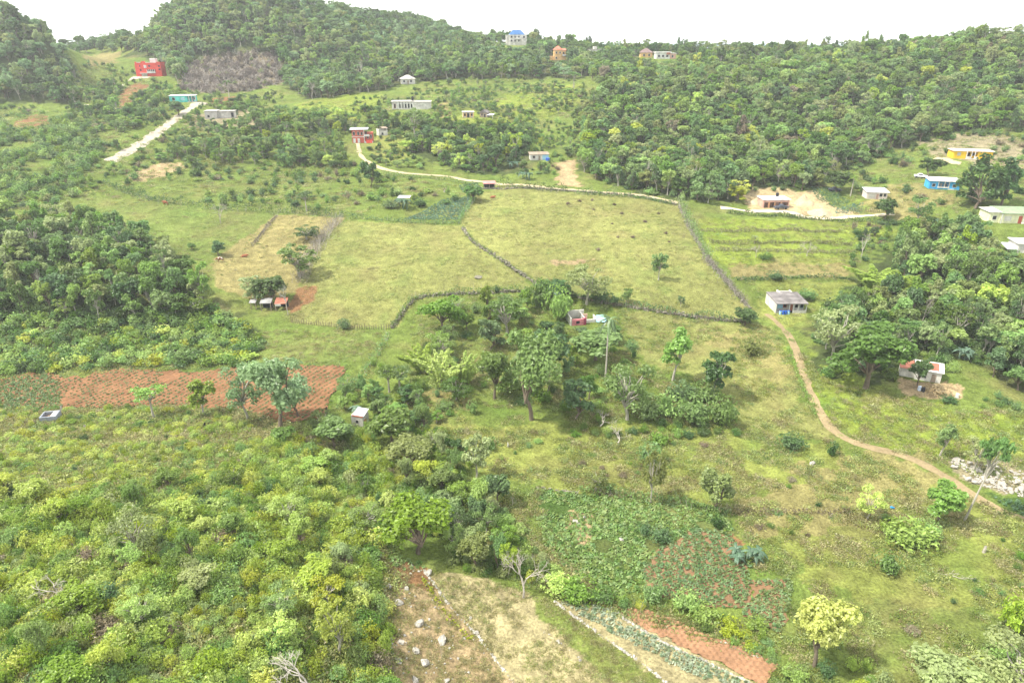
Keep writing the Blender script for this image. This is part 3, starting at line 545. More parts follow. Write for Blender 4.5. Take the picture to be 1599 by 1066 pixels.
N_TREE = 0
def col4(p, j=.0):
    c = PAL[p]; return (c[0], c[1], c[2], 1)
def place_tree(style, x, y, z, W_, Hh, pal, label, cat='tree', group=None, name=None, rz=None, k=None, lean=0):
    cr, tk = TREES[style][(random.randrange(len(TREES[style])) if k is None else k) % len(TREES[style])]
    nm = name or {'palm': 'palm_tree', 'bamboo': 'bamboo_clump'}.get(style, 'broadleaf_tree')
    r_ = empty(nm, (x, y, z), random.random() * 6.28 if rz is None else rz); r_.scale = (W_ / 7, W_ / 7, Hh / 8)
    if style == 'palm': r_.scale = (W_ / 4.6, W_ / 4.6, Hh / 8.6)
    if lean: r_.rotation_euler = (0, lean, 0)
    a = mesh_obj('crown', cr, r_); b_ = mesh_obj('trunk', tk, r_); a.color = col4(pal); b_.color = (.3, .27, .2, 1)
    return tag(r_, label, cat, group)
def place_bush(x, y, z, W_, Hh, pal, label, group=None, fine=False, name='bush', cat='bush'):
    me = random.choice(BUSHF if fine else BUSH); o = mesh_obj(name, me); o.location = (x, y, z); o.rotation_euler = (0, 0, random.random() * 6.28); o.scale = (W_ / 3, W_ / 3, Hh / 2.2); o.color = col4(pal)
    return tag(o, label, cat, group)
def px_size(u, v, h, wd):
    """ground point, width and height in metres of a plant whose foot is at pixel (u,v) and that is h x wd pixels"""
    X, Y, Z = hitz(u, v); d = depth(X, Y, Z); th = math.atan2(ZC - Z, math.hypot(X, Y)); W_ = wd * d / FPX
    return X, Y, Z, W_, max(.5 * W_, (h * d / FPX - .32 * W_ * math.sin(th)) / math.cos(th))

# ------------------------------------------------------------------ trees and shrubs one can pick out, each where it stands
HERO = [  # style, foot u, v, height px, width px, colour, label
 ('umbrella', 240, 652, 58, 50, 'light', 'flat-crowned tree with a slim leaning trunk in front of the red field, beside the bushes'),
 ('tall', 318, 648, 58, 40, 'light', 'thin young tree with a bare pole-like trunk at the near edge of the red field'),
 ('fineairy', 388, 655, 95, 56, 'blue', 'slender tree with a long bare trunk beside the biggest tree of the red field'),
 ('fine', 437, 668, 132, 98, 'blue', 'biggest blue-green tree standing at the near edge of the red field'),
 ('fine', 466, 650, 72, 50, 'blue', 'smaller blue-green tree right behind the biggest tree of the red field'),
 ('umbrella', 479, 330, 34, 32, 'dark', 'small round-headed tree on the hedge above the tan pasture'),
 ('dome', 341, 400, 26, 22, 'dark', 'dark bushy little tree at the corner of the tan pasture, cow beside it'),
 ('dome', 300, 390, 12, 11, 'mid', 'tiny dark tree alone in the green pasture on the left'),
 ('airy', 479, 374, 24, 34, 'dark', 'small open tree in the tan pasture near the grey bare hedge'),
 ('airy', 468, 432, 54, 50, 'mid', 'spreading open tree between the tan pasture and the large middle pasture'),
 ('dome', 424, 474, 48, 46, 'dark', 'dark tree overhanging the tin-roofed cattle shed'),
 ('airy', 398, 470, 42, 36, 'grey', 'grey-green thin tree on the far side of the cattle shed'),
 ('dome', 579, 293, 42, 26, 'dark', 'dark upright tree beside the bend of the dirt road'),
 ('dome', 739, 314, 26, 27, 'mid', 'round tree at the top corner of the right pasture beside the red-roofed shed'),
 ('fineairy', 916, 474, 68, 60, 'grey', 'large airy grey-green tree with a see-through crown on the lower wall of the right pasture'),
 ('dome', 866, 462, 30, 46, 'dark', 'dark low tree where the two pasture walls meet'),
 ('tall', 1028, 438, 46, 22, 'mid', 'slim young tree alone in the right pasture on a patch of bare earth'),
 ('airy', 1063, 478, 18, 11, 'dark', 'thin sapling low in the right pasture'),
 ('tall', 978, 474, 26, 18, 'mid', 'two-stemmed sapling by the lower wall of the right pasture'),
 ('dome', 958, 480, 20, 13, 'dark', 'small dark upright tree at the lower pasture wall by the pink ruin'),
 ('dome', 1163, 508, 32, 32, 'dark', 'round dark green tree at the lower corner of the right pasture'),
 ('fine', 692, 520, 66, 66, 'light', 'round light green tree below the wall of the middle pasture'),
 ('airy', 792, 520, 64, 54, 'mid', 'leafy open tree uphill of the dark column-like tree in the middle grove'),
 ('column', 766, 545, 52, 38, 'dark', 'dark column-like tree between the bamboo and the grove'),
 ('fine', 772, 622, 82, 64, 'mid', 'dense tree with pale limbs at the left side of the middle grove'),
 ('fine', 831, 655, 150, 96, 'mid', 'tallest tree of the middle grove, on a long pale trunk'),
 ('dome', 858, 590, 82, 50, 'dark', 'dark tree pressed against the tallest tree of the middle grove'),
 ('column', 898, 655, 72, 50, 'dark', 'dense dark tree leafy to the ground at the foot of the middle grove'),
 ('dome', 930, 562, 56, 70, 'mid', 'broad tree behind the tall palm trunk, below the pink ruin'),
 ('fineairy', 980, 655, 96, 74, 'mid', 'tree with several pale bare stems and a thin green crown'),
 ('tall', 1050, 594, 84, 46, 'light', 'light green tree with tiered crown on the yellow slope'),
 ('tall', 1111, 618, 78, 46, 'dark', 'dark tiered tree standing alone on the yellow slope'),
 ('airy', 1016, 784, 90, 34, 'grey', 'wispy grey-green tree at the top edge of the crop patch'),
 ('dome', 1114, 795, 68, 46, 'grey', 'gnarled dark tree leaning over the end of the crop patch'),
 ('airy', 930, 765, 36, 32, 'grey', 'small airy grey-green tree in the meadow above the crop patch'),
 ('dome', 777, 786, 52, 36, 'dark', 'dark roundish tree at the meadow edge right of the thicket'),
 ('tall', 745, 745, 68, 36, 'grey', 'thin grey-green tree on the meadow edge with a white stem'),
 ('dome', 713, 705, 22, 20, 'dark', 'small dark tree between the hut and the meadow'),
 ('umbrella', 608, 612, 46, 44, 'mid', 'flat-topped tree on the hedge above the hut'),
 ('umbrella', 624, 606, 38, 46, 'dark', 'dark layered tree beside the bamboo clumps, on the dry slope'),
 ('dome', 612, 690, 60, 58, 'mid', 'tree leaning over the white-roofed hut'),
 ('dome', 524, 700, 56, 54, 'mid', 'tree hiding the near side of the white-roofed hut'),
 ('fine', 652, 862, 98, 104, 'near', 'bright yellow-green tree at the head of the boulder field'),
 ('fine', 1272, 1040, 122, 92, 'gold', 'yellow-topped tree on a single trunk at the end of the mounded field'),
 ('dome', 1465, 812, 68, 56, 'light', 'light green tree with a forked dark trunk beside the footpath'),
 ('fineairy', 1354, 810, 56, 40, 'yellow', 'small bright feathery tree on the dry meadow below the path'),
 ('umbrella', 1506, 812, 145, 44, 'mid', 'very tall leaning tree with a tuft of leaves, beside the footpath'),
 ('tall', 1467, 712, 56, 30, 'mid', 'slim tree just above the rock heap and the path'),
 ('airy', 1220 + 300, 735, 60, 36, 'grey', 'thin leafless-looking tree in front of the rock heap'),
 ('column', 1522, 326, 84, 50, 'dark', 'large dark tree beside the blue house'),
 ('column', 1562, 322, 76, 44, 'dark', 'large dark tree behind the big tree of the blue house'),
 ('dome', 1380, 342, 34, 32, 'dark', 'round dark tree beside the road below the white cottage'),
 ('dome', 1306, 300, 34, 38, 'dark', 'broad dark tree overhanging the parked car'),
 ('palm', 1328, 306, 34, 18, 'light', 'slim yellowish palm between the shaded car and the white cottage'),
 ('dome', 1450, 276, 30, 28, 'dark', 'dark bushy tree between the yellow house and the blue house'),
 ('airy', 1432, 348, 42, 30, 'mid', 'mid green tree on the bank below the blue house'),
 ('fine', 1352, 606, 112, 116, 'mid', 'biggest vine-draped tree at the path side of the right-hand wood'),
 ('fineairy', 1300, 560, 90, 72, 'grey', 'grey-limbed open tree at the corner of the right-hand wood, by the grey house'),
 ('dome', 1432, 602, 46, 28, 'dark', 'dark tree at the left wall of the ruined tin-roofed house'),
 ('dome', 279, 180, 22, 24, 'dark', 'round dark tree beside the white road, below the turquoise house'),
 ('palm', 358, 152, 26, 16, 'dark', 'small dark palm above the grey bunker-like house'),
 ('palm', 945, 598, 108, 36, 'dark', 'very tall palm with a straight bare trunk beside the pink ruin'),
 ('airy', 648, 212, 44, 34, 'mid', 'pale-trunked spreading tree below the long white block house'),
 ('umbrella', 896, 138, 26, 22, 'mid', 'dark umbrella-shaped tree on the upland pasture'),
 ('umbrella', 845, 138, 14, 10, 'dark', 'tiny dark tree on the upland pasture edge'),
 ('fine', 1462, 1090, 90, 120, 'grey', 'big round grey-green tree at the bottom edge, lower right'),
 ('fineairy', 1580, 1080, 100, 110, 'grey', 'pale grey-leaved tree in the bottom right corner'),
 ('fineairy', 530, 1020, 92, 56, 'gold', 'yellow-flowering slender tree among the near bushes, beside the boulder field'),
 ('fineairy', 215, 870, 86, 66, 'grey', 'grey-green feathery tree rising from the near bushes'),
 ('bamboo', 664, 580, 54, 66, 'bamboo', 'left bamboo clump of the middle slope'), ('bamboo', 692, 606, 76, 62, 'bamboo', 'tallest, foremost bamboo clump of the middle slope'), ('bamboo', 724, 600, 62, 50, 'bamboo', 'right bamboo clump of the middle slope, nearest the grove'),
 ('bamboo', 1365, 452, 48, 80, 'bamboo', 'yellow-green bamboo clump uphill of the grey house'), ('bamboo', 1405, 458, 40, 50, 'bamboo', 'smaller bamboo clump at the edge of the right-hand wood'),
 ('fine', 640, 735, 62, 64, 'grey', 'silvery-leaved tree below the hut in the middle thicket'),
 ('umbrella', 1178, 380, 14, 12, 'grey', 'little flat thorn tree on the terraced green field'),
 ('column', 1365, 370, 18, 13, 'dark', 'small dark tree at the end of the terraces'),
]
HEROXY = []
for h in HERO:
    st, u, v, hp, wp, pal, lab = h
    x, y, z, W_, Hh = px_size(u, v, hp, wp); HEROXY.append((x, y, W_ * .42)); W_ *= {'tall': 1.5, 'column': 1.45, 'palm': 1.2, 'bamboo': 1.15, 'umbrella': 1.15, 'fine': 1.16, 'fineairy': 1.2}.get(st, 1.3)
    place_tree(st, x, y, z - .05, W_, Hh, pal, lab, {'palm': 'palm', 'bamboo': 'bamboo'}.get(st, 'tree'), lean=R(7) if 'very tall leaning' in lab else 0, rz=0 if 'leaning' in lab else None)
BARET = [(345, 349, 42, 26, 'white leafless tree in the green pasture, near the upper hedge'), (817, 932, 92, 74, 'white dead tree with twisted branches at the corner of the cabbage plot'), (487, 1085, 80, 120, 'grey leafless tree at the bottom edge among the bushes'),
         (95, 935, 60, 80, 'fallen-looking grey bare tree in the near bushes, far left'), (488, 155, 34, 20, 'white bare tree against the dark wood of the central hill'), (565, 128, 34, 20, 'tall white trunk in the dark wood above the upland pasture'),
         (450, 492, 62, 26, 'bare pale trunks leaning beside the cattle shed'), (1290, 545, 54, 46, 'tangle of grey dead branches at the corner of the right-hand wood'), (1345, 400, 40, 24, 'grey bare tree at the end of the green terraces'), (1180, 402, 26, 20, 'bare little tree on the lower terrace'),
         (1260, 400, 30, 26, 'leafless grey tree in the middle of the terraces'), (1004, 285, 40, 30, 'pale bare tree on the face of the right-hand wooded hill'), (690, 1030, 26, 8, 'short dead stem standing among the boulders'), (1000, 275, 24, 18, 'small pale bare tree low on the wooded hill'),
         (1440, 505, 50, 26, 'bare white trunk inside the right-hand wood'), (1410, 508, 44, 22, 'second bare white trunk inside the right-hand wood, by the taller one'), (110, 410, 46, 20, 'pale trunk standing clear in the left wood'), (75, 465, 50, 20, 'leaning pale trunk low in the left wood'), (1000, 960, 28, 6, 'dead stake-like stem at the vegetable patch'), (800, 790, 20, 14, 'small dead tree at the meadow edge')]
for i, (u, v, hp, wp, lab) in enumerate(BARET):
    x, y, z, W_, Hh = px_size(u, v, hp, wp); HEROXY.append((x, y, W_ * .3))
    o = mesh_obj('bare_tree', BARE[i % 3]); o.location = (x, y, z); o.scale = (W_ / 6.5, W_ / 6.5, Hh / 7.6); o.rotation_euler = (0, 0, i * 1.7); tag(o, lab, 'bare tree')
# lone shrubs
LONE = [(1383, 890, 36, 46, 'mid', 'round dark bush in the lower right meadow'), (1420, 850, 46, 76, 'light', 'big bright creeper-covered bush below the leaning tree'), (1445, 838, 34, 40, 'light', 'bright bush leaning on the big creeper-covered bush'), (1395, 830, 26, 40, 'light', 'bright low bush on the uphill side of the creeper-covered bush'),
        (1235, 700, 30, 46, 'dark', 'dark spiky bush on the slope beside the footpath'), (1299, 710, 24, 20, 'dark', 'small dark bush just below the footpath bend'), (1172, 555, 34, 34, 'grey', 'grey-green bush beside the top of the footpath'), (1480, 628, 12, 26, 'dark', 'dark bush on the bare yard below the ruined house'),
        (1010, 655, 46, 44, 'mid', 'green bush at the foot of the pale-stemmed tree'), (1043, 650, 44, 50, 'light', 'light bush in the row below the yellow slope'), (1085, 660, 52, 56, 'mid', 'large bush in the row below the yellow slope'), (1125, 665, 56, 48, 'mid', 'tall bush ending the row below the yellow slope'), (1062, 625, 36, 46, 'dark', 'dark bush behind the row below the yellow slope'),
        (1100, 625, 36, 46, 'mid', 'bush beside the dark tiered tree'), (1015, 718, 32, 40, 'mid', 'bush above the wispy grey tree'), (1030, 690, 22, 36, 'light', 'light low bush beside the fallen tree'), (1590, 985, 70, 60, 'yellow', 'yellow-green bush at the right edge of the picture'), (1300, 490, 30, 34, 'dark', 'dark bush left of the right-hand wood'),
        (1260, 465, 10, 30, 'mid', 'low bush in the yard of the grey house'), (1195, 405, 12, 22, 'mid', 'low bush on the terrace edge'), (1210, 435, 8, 26, 'dark', 'dark scrub on the wall above the grey house'), (870, 500, 60, 46, 'light', 'bright bush hugging the left wall of the pink ruin'), (845, 480, 48, 40, 'mid', 'bush at the wall corner above the pink ruin'),
        (940, 470, 14, 36, 'dark', 'dark low bush along the wall by the airy tree'), (537, 513, 18, 22, 'dark', 'small dark bush on the stake fence'), (775, 457, 14, 12, 'dark', 'tiny bush on the wall of the middle pasture'), (610, 325, 16, 26, 'dark', 'dark bush in front of the white-roofed shelter'), (655, 322, 16, 24, 'dark', 'dark bush at the right end of the white-roofed shelter'),
        (1525, 315, 26, 44, 'mid', 'rounded green bush at the foot of the two large dark trees'), (1240, 1062, 30, 40, 'light', 'bright bush in the grass plot at the bottom edge'), (1070, 950, 36, 44, 'light', 'light bush between the cabbages and the vegetable patch'), (1020, 938, 34, 46, 'mid', 'bush on the bank above the mounded field'), (905, 930, 26, 60, 'light', 'light bush at the head of the cabbage plot'),
        (870, 920, 26, 50, 'yellow', 'yellow-green bush beside the white dead tree'), (940, 935, 22, 40, 'mid', 'bush on the bank above the cabbage plot'), (1100, 965, 24, 46, 'light', 'light bush on the bank of the mounded field'), (1140, 985, 20, 44, 'yellow', 'yellow-green bush lower on the bank of the mounded field'), (1030, 842, 26, 40, 'dark', 'broad dark leafy plant in the crop patch'), (1005, 832, 20, 26, 'dark', 'smaller dark leafy plant in the crop patch'),
        (1120, 822, 22, 22, 'dark', 'dark bush uphill of the banana plants'), (1290, 1050, 24, 30, 'dark', 'dark bush at the foot of the yellow-topped tree'), (1180, 980, 22, 36, 'light', 'light bush at the tip of the vegetable patch')]
for u, v, hp, wp, pal, lab in LONE:
    x, y, z, W_, Hh = px_size(u, v, hp, wp); HEROXY.append((x, y, W_ * .4)); place_bush(x, y, z - .05, W_, Hh, pal, lab, fine=True)
for i, (u, v, wp, lab) in enumerate([(1150, 872, 36, 'left banana plant on the red vegetable patch'), (1172, 874, 40, 'right banana plant on the red vegetable patch'), (630, 325, 30, 'banana plants in front of the white-roofed shelter'), (868, 468, 34, 'banana plants where the pasture walls meet'), (800, 262, 22, 'banana plants above the road below the blue-walled shack'),
      (560, 650, 30, 'banana plants just uphill of the hut'), (1480, 360, 30, 'banana plants on the bank under the blue house'), (1500, 560, 34, 'banana plants behind the ruined tin-roofed house'), (822, 280, 24, 'banana plants along the road by the pasture gate'), (1455, 352, 24, 'smaller banana plants on the bank under the blue house')]):
    x, y, z, W_, Hh = px_size(u, v, wp, wp); HEROXY.append((x, y, W_ * .4))
    o = mesh_obj('banana_plant', BANANA[i % 2]); o.location = (x, y, z); s_ = W_ / 4.6; o.scale = (s_, s_, s_ * 1.05); o.rotation_euler = (0, 0, i * 2.1); o.color = (.11, .20, .12, 1); tag(o, lab, 'banana plant')

# ------------------------------------------------------------------ walls, hedges, fences
def ico(r=1, sub=1):
    bm = bmesh.new(); bmesh.ops.create_icosphere(bm, subdivisions=sub, radius=r); V = np.array([v.co[:] for v in bm.verts]); Fq = np.array([[v.index for v in f.verts] for f in bm.faces]); bm.free(); return V, Fq
ICO_V, ICO_F = ico(); ICO2_V, ICO2_F = ico(1, 2)
WALLXY = []
def stone_wall(px, label, hgt=.8, wid=.7, size=.24, mat=None, per_m=13, group=None, scatter=0):
    P = line_world(px, .25); WALLXY.append(P); L = len(P) * .25; n = int(L * per_m); i = rng.integers(0, len(P), n)
    x = P[i, 0] + rng.normal(size=n) * (wid * .33 + scatter); y = P[i, 1] + rng.normal(size=n) * (wid * .33 + scatter); hv = hgt * (.45 + .75 * vnoise(P[i, 0], P[i, 1], 4, 41)); z = H(x, y) + rng.random(n) * hv - .08
    gap = vnoise(P[i, 0], P[i, 1], 2.4, 44) > (.27 if mat else .12); s = size * (.35 + 1.1 * rng.random(n) ** 1.6) * np.where(gap, 1, .45); Q = ICO_V[None] * (1 + (rng.random((n, len(ICO_V), 1)) - .5) * .5) * s[:, None, None] * np.stack([1.1 + 0 * s, .9 + .4 * rng.random(n), .7 + .2 * rng.random(n)], 1)[:, None]
    V = (Q + np.stack([x, y, z], 1)[:, None]).reshape(-1, 3); Fq = (ICO_F[None] + (np.arange(n) * len(ICO_V))[:, None, None]).reshape(-1, 3)
    return tag(mesh_obj('stone_wall', np_mesh('stone_wall', V, Fq, [mat or MWALLSTONE])), label, 'stone wall', group)
def hedge(px, label, hgt=1.5, wid=1.6, pal='mid', dens=40, leaf=.27, twig=.35, group=None):
    P = line_world(px, .3); WALLXY.append(P); n = int(len(P) * .3 * dens); i = rng.integers(0, len(P), n)
    hv = hgt * (.25 + 1.2 * vnoise(P[i, 0], P[i, 1], 3.2, 42) + .9 * np.clip(vnoise(P[i, 0], P[i, 1], 1.9, 45) - .6, 0, 1) * 2); t_ = rng.random(n) ** .7
    w_ = wid * (.4 + .8 * vnoise(P[i, 0], P[i, 1], 4.1, 43)) * (1.1 - .6 * t_)
    x = P[i, 0] + rng.normal(size=n) * w_ * .4; y = P[i, 1] + rng.normal(size=n) * w_ * .4; z = H(x, y) + t_ * hv
    V, F_, a = leaf_quads(np.stack([x, y, z], 1), rand_dirs(n, rng) + np.array([0, 0, .5]), leaf * (.6 + .8 * rng.random(n)), rng); A_ = Acc().add(V, F_, a); root = mesh_obj('hedge', A_.mesh('hedge', ML)); root.color = col4(pal)
    tag(root, label, 'hedge', group)
    if twig:
        k = int(n * twig * .25); B_ = Acc(); j = rng.integers(0, len(P), k); q = P[j] + rng.normal(size=(k, 2)) * wid * .3; z0 = H(q[:, 0], q[:, 1]); d = rand_dirs(k, rng) * .6 + np.array([0, 0, .8]); d *= (hgt * (.5 + .7 * rng.random(k)))[:, None]
        for m in range(k): B_.add(*tube([(q[m, 0], q[m, 1], z0[m] - .1), (q[m, 0] + d[m, 0], q[m, 1] + d[m, 1], z0[m] + d[m, 2])], [.035, .012], 3))
        mesh_obj('stems', B_.mesh('stems', MDEAD), root)
    return root
stone_wall([(722, 356), (735, 376), (760, 392), (790, 412), (815, 430), (846, 449)], 'dry stone wall running downhill between the two large pastures', .8, .9, .26)
stone_wall([(612, 512), (636, 478), (652, 464), (700, 460), (760, 458), (835, 456)], 'overgrown stone wall along the lower edge of the middle pasture')
stone_wall([(845, 450), (880, 458), (960, 477), (1040, 489), (1100, 497), (1172, 504)], 'dark overgrown stone wall along the lower edge of the right pasture', .8, .9)
stone_wall([(752, 296), (830, 293), (900, 300), (1000, 306), (1056, 320)], 'grey stone wall between the dirt road and the right pasture', .7, .7)
stone_wall([(1060, 320), (1085, 372), (1110, 412), (1135, 440), (1172, 482)], 'stone wall with dead brush on the right side of the right pasture', .6, 1.0)
LIMEG = 'stone lines between the near plots'
stone_wall([(662, 890), (680, 915), (700, 943), (725, 970), (742, 988), (770, 1022), (815, 1085)], 'line of white stones along the right side of the boulder field', .15, .26, .14, MSTONE, 16)
stone_wall([(866, 938), (905, 968), (940, 992), (985, 1022), (1050, 1075)], 'line of white stones on the left side of the cabbage plot', .15, .26, .14, MSTONE, 16)
stone_wall([(952, 948), (985, 972), (1035, 1002), (1060, 1014), (1120, 1040), (1190, 1075)], 'line of white stones between the cabbages and the mounded field', .15, .26, .14, MSTONE, 16)
stone_wall([(592, 872), (600, 915), (606, 960), (612, 1010), (618, 1075)], 'broken line of pale stones between the near bushes and the boulder field', .15, .3, .13, MSTONE, 5)
stone_wall([(842, 980), (868, 998), (890, 1014), (908, 1032)], 'short broken line of stones in the fallow plot', .2, .3, .14, MSTONE, 6)
stone_wall([(1120, 998), (1135, 1003), (1150, 1015), (1175, 1022), (1200, 1030)], 'curved line of stones at the right end of the mounded field', .2, .3, .14, MSTONE, 7)
stone_wall([(838, 762), (870, 766), (900, 768)], 'short pale stone wall at the upper left of the crop patch', .35, .5, .15, MWALLSTONE, 18)
stone_wall([(255, 640), (285, 634), (300, 636)], 'low pale stone heap at the near edge of the red field', .4, .8, .24, MSTONE, 8)
hedge([(722, 356), (735, 376), (790, 412), (846, 449)], 'scrubby growth along the wall between the two large pastures', 1.0, 1.4, 'grey', 22)
hedge([(612, 512), (636, 478), (652, 464), (700, 460), (835, 456)], 'low green growth on the wall under the middle pasture', 1.5, 1.6, 'mid', 34)
hedge([(545, 341), (600, 345), (660, 350), (718, 349)], 'dark hedge along the top of the middle pasture', 1.5, 1.6, 'dark', 20)
hedge([(716, 348), (728, 330), (740, 312), (744, 298)], 'hedge at the left side of the right pasture', 1.8, 1.8, 'mid', 26)
hedge([(845, 450), (960, 477), (1100, 497), (1172, 504)], 'dark growth on the wall under the right pasture', 1.4, 1.6, 'dark', 34)
hedge([(1060, 318), (1085, 370), (1110, 410)], 'tall hedge at the upper right side of the right pasture', 3.2, 2.4, 'mid', 34)
hedge([(1100, 405), (1130, 436), (1165, 478)], 'dry grey hedge at the lower right side of the right pasture', 1.9, 2.4, 'twig', 40, .2, .7)
hedge([(606, 525), (585, 560), (560, 600), (530, 640)], 'straggling hedge going downhill from the stake fence to the hut', 1.6, 2.0, 'mid', 16)
hedge([(165, 287), (210, 305), (250, 318), (330, 327), (430, 331), (540, 340)], 'dark hedge above the left pastures', 2.4, 2.4, 'dark', 26)
hedge([(395, 385), (412, 362), (432, 338)], 'thin fence-line brush between the two left pastures', 1.0, .9, 'twig', 26, .2, .8)
hedge([(528, 345), (505, 372), (488, 400), (468, 440)], 'tall grey leafless hedge between the tan and the middle pasture', 3.4, 3.2, 'twig', 40, .16, 1.6)
hedge([(1135, 334), (1200, 338), (1260, 342), (1330, 346), (1390, 346)], 'dark clipped bank below the white road on the right', 1.2, 1.4, 'dark', 30)
for (px, lab) in (([(1095, 361), (1180, 362), (1310, 363)], 'brown grassy step on the highest terrace'), ([(1110, 379), (1200, 381), (1330, 383)], 'brown grassy step on the second terrace'), ([(1118, 391), (1220, 393), (1335, 395)], 'brown grassy step on the third terrace')):
    hedge(px, lab, 1.0, 1.7, 'straw', 44, .2, .2, 'terrace steps')
hedge([(1150, 437), (1200, 436), (1262, 432), (1325, 436)], 'dark brush row above the grey house', 1.1, 1.4, 'dark', 24)
hedge([(905, 768), (960, 772), (1010, 780), (1080, 790), (1140, 800)], 'green brush row along the top of the crop patch', 1.3, 1.8, 'mid', 26)
hedge([(1150, 800), (1230, 802), (1330, 800)], 'reddish dry bank across the lower right meadow', .7, 1.6, 'dry', 16)
hedge([(690, 155), (740, 172), (800, 178)], 'dark hedge across the upland pasture', 1.8, 2, 'dark', 24)
hedge([(660, 905), (690, 950), (718, 985), (735, 1000)], 'bright creeper along the stone line of the boulder field', .5, .8, 'yellow', 18, .2, 0)
hedge([(775, 292), (820, 295), (850, 298), (885, 301)], 'dark bushy growth hiding part of the dirt road above the right pasture', 2.2, 2.0, 'dark', 30)
hedge([(900, 303), (950, 306), (1000, 309), (1050, 320)], 'green growth along the dirt road at the foot of the wooded hill', 1.8, 1.8, 'mid', 30)
hedge([(600, 272), (640, 278), (690, 281), (740, 290)], 'grassy bank below the dirt road above the garden', 1.2, 2.2, 'mid', 22)
hedge([(1230, 545), (1240, 570), (1252, 605), (1275, 650)], 'ragged weeds along the left side of the footpath', .6, 1.2, 'light', 22, .2, 0)
def fence(px, label, n, hgt=1.3, rails=2):
    P = line_world(px, .2); WALLXY.append(P); idx = np.linspace(0, len(P) - 1, n).astype(int); z = H(P[:, 0], P[:, 1]); c = P[idx[n // 2]]; root = empty('stake_fence', (c[0], c[1], z[idx[n // 2]])); tag(root, label, 'fence')
    off = np.array([c[0], c[1], z[idx[n // 2]]])
    for i in idx:
        h_ = hgt * (.7 + .5 * random.random()); dx, dy = random.gauss(0, .08), random.gauss(0, .08)
        V, F_ = tube(np.array([(P[i, 0], P[i, 1], z[i] - .4), (P[i, 0] + dx * .5, P[i, 1] + dy * .5, z[i] + h_ * .5), (P[i, 0] + dx, P[i, 1] + dy, z[i] + h_)]) - off, [.08, .07, .05], 5); mesh_obj('post', np_mesh('post', V, F_, [MBARK]), root)
    for k in range(rails):
        Q = np.stack([P[::4, 0], P[::4, 1], z[::4] + .45 + .4 * k], 1) - off; V, F_ = tube(Q, np.full(len(Q), .02), 3); mesh_obj('rail', np_mesh('rail', V, F_, [MBARK]), root)
fence([(455, 503), (500, 508), (540, 513), (600, 515), (615, 512)], 'fence of rough stakes along the bottom of the middle pasture', 46)
fence([(850, 452), (960, 479), (1100, 499), (1168, 505)], 'row of thin posts along the wall under the right pasture', 40, 1.7, 1)
fence([(830, 146), (850, 147), (874, 146), (905, 144)], 'paling fence across the upland pasture', 26, 1.6)
fence([(1325, 330), (1345, 331), (1365, 331), (1385, 332)], 'brown stake fence above the road by the white cottage', 22, 1.5)

# ------------------------------------------------------------------ boulders and rocks
ICO3_V, ICO3_F = ico(1, 3)
def rock_mesh(seed, sub=3):
    r = np.random.default_rng(seed); V, F_ = (ICO3_V, ICO3_F); d = V / np.linalg.norm(V, axis=1)[:, None]; k = np.ones(len(V))
    for i in range(16):
        n = rand_dirs(1, r)[0]; k = np.minimum(k, (.52 + .38 * r.random()) / np.maximum(1e-3, d @ n) * 1.0 + 0 * k) if r.random() < .85 else k
    V = d * k[:, None] * (1 + (r.random((len(V), 1)) - .5) * .13 + .12 * np.sin(d[:, :1] * 5 + seed) * np.sin(d[:, 1:2] * 6) * np.sin(d[:, 2:] * 5 + 1)) * np.array([1.15, .95, .8]); return np_mesh('boulder', V, F_, [MSTONE])
ROCKS = [rock_mesh(s) for s in range(201, 207)]
def rock(u, v, wp, label, group=None, name='boulder', sink=.32, mat=None):
    X, Y, Z = hitz(u, v); s = wp * depth(X, Y, Z) / FPX / 2; o = mesh_obj(name, random.choice(ROCKS)); o.location = (X, Y, Z + s * (.8 - 2 * sink)); o.scale = (s, s * (.8 + .3 * random.random()), s * (.75 + .3 * random.random())); o.rotation_euler = (random.random() * .5, random.random() * .5, random.random() * 6.28)
    return tag(o, label, 'boulder' if name == 'boulder' else 'rock', group)
for u, v, wp, lab in ((590, 870, 16, 'pale boulder at the head of the boulder field, beside the bushes'), (607, 915, 14, 'weathered boulder at the bush edge of the boulder field'), (668, 895, 14, 'white boulder that starts the stone line'), (634, 920, 10, 'small white boulder near the head of the field'), (623, 942, 15, 'white rounded boulder near the bushes'), (655, 974, 19, 'largest white boulder in the middle of the field'),
                  (625, 1002, 14, 'grey flat boulder at the bush side, mid field'), (690, 1001, 18, 'pale boulder with a mossy top on the right of the field'), (649, 1016, 14, 'pale boulder between the flat one and the dead stem'), (664, 1033, 20, 'wide mossy boulder below the dead stem'), (622, 1032, 15, 'white boulder on the bush side near the bottom edge'), (697, 1062, 10, 'narrow stone near the bottom edge'), (648, 1062, 14, 'pale low boulder at the bottom edge'), (734, 965, 8, 'small stone set in the white line'), (745, 988, 9, 'second small stone set in the white line'),
                  (970, 843, 10, 'single pale rock in the crop patch'), (900, 816, 13, 'pale rock on the bare spot of the crop patch'), (912, 807, 9, 'smaller rock behind the one on the bare spot'), (1268, 724, 11, 'white rock alone on the meadow beside the path'), (695, 300, 6, 'round grey rock in the garden by the cabbages'), (1395, 872 - 6, 4, 'tiny pale stone by the dark bush')):
    rock(u, v, wp, lab)
o = rock(748, 433, 15, 'grey flat rock in the middle pasture', sink=.38); o.data = o.data.copy(); o.data.materials.clear(); o.data.materials.append(MWALLSTONE); o.scale.z *= .5
random.seed(5)
for k in range(70):
    v = 880 + 180 * random.random(); u = 600 + (v - 870) * .08 + random.random() * (55 + (v - 880) * .68)
    rock(u, v, random.choice((3, 3, 4, 5)), 'small pale stone scattered over the boulder field', 'small stones scattered over the boulder field', 'stone', .25)
random.seed(11)
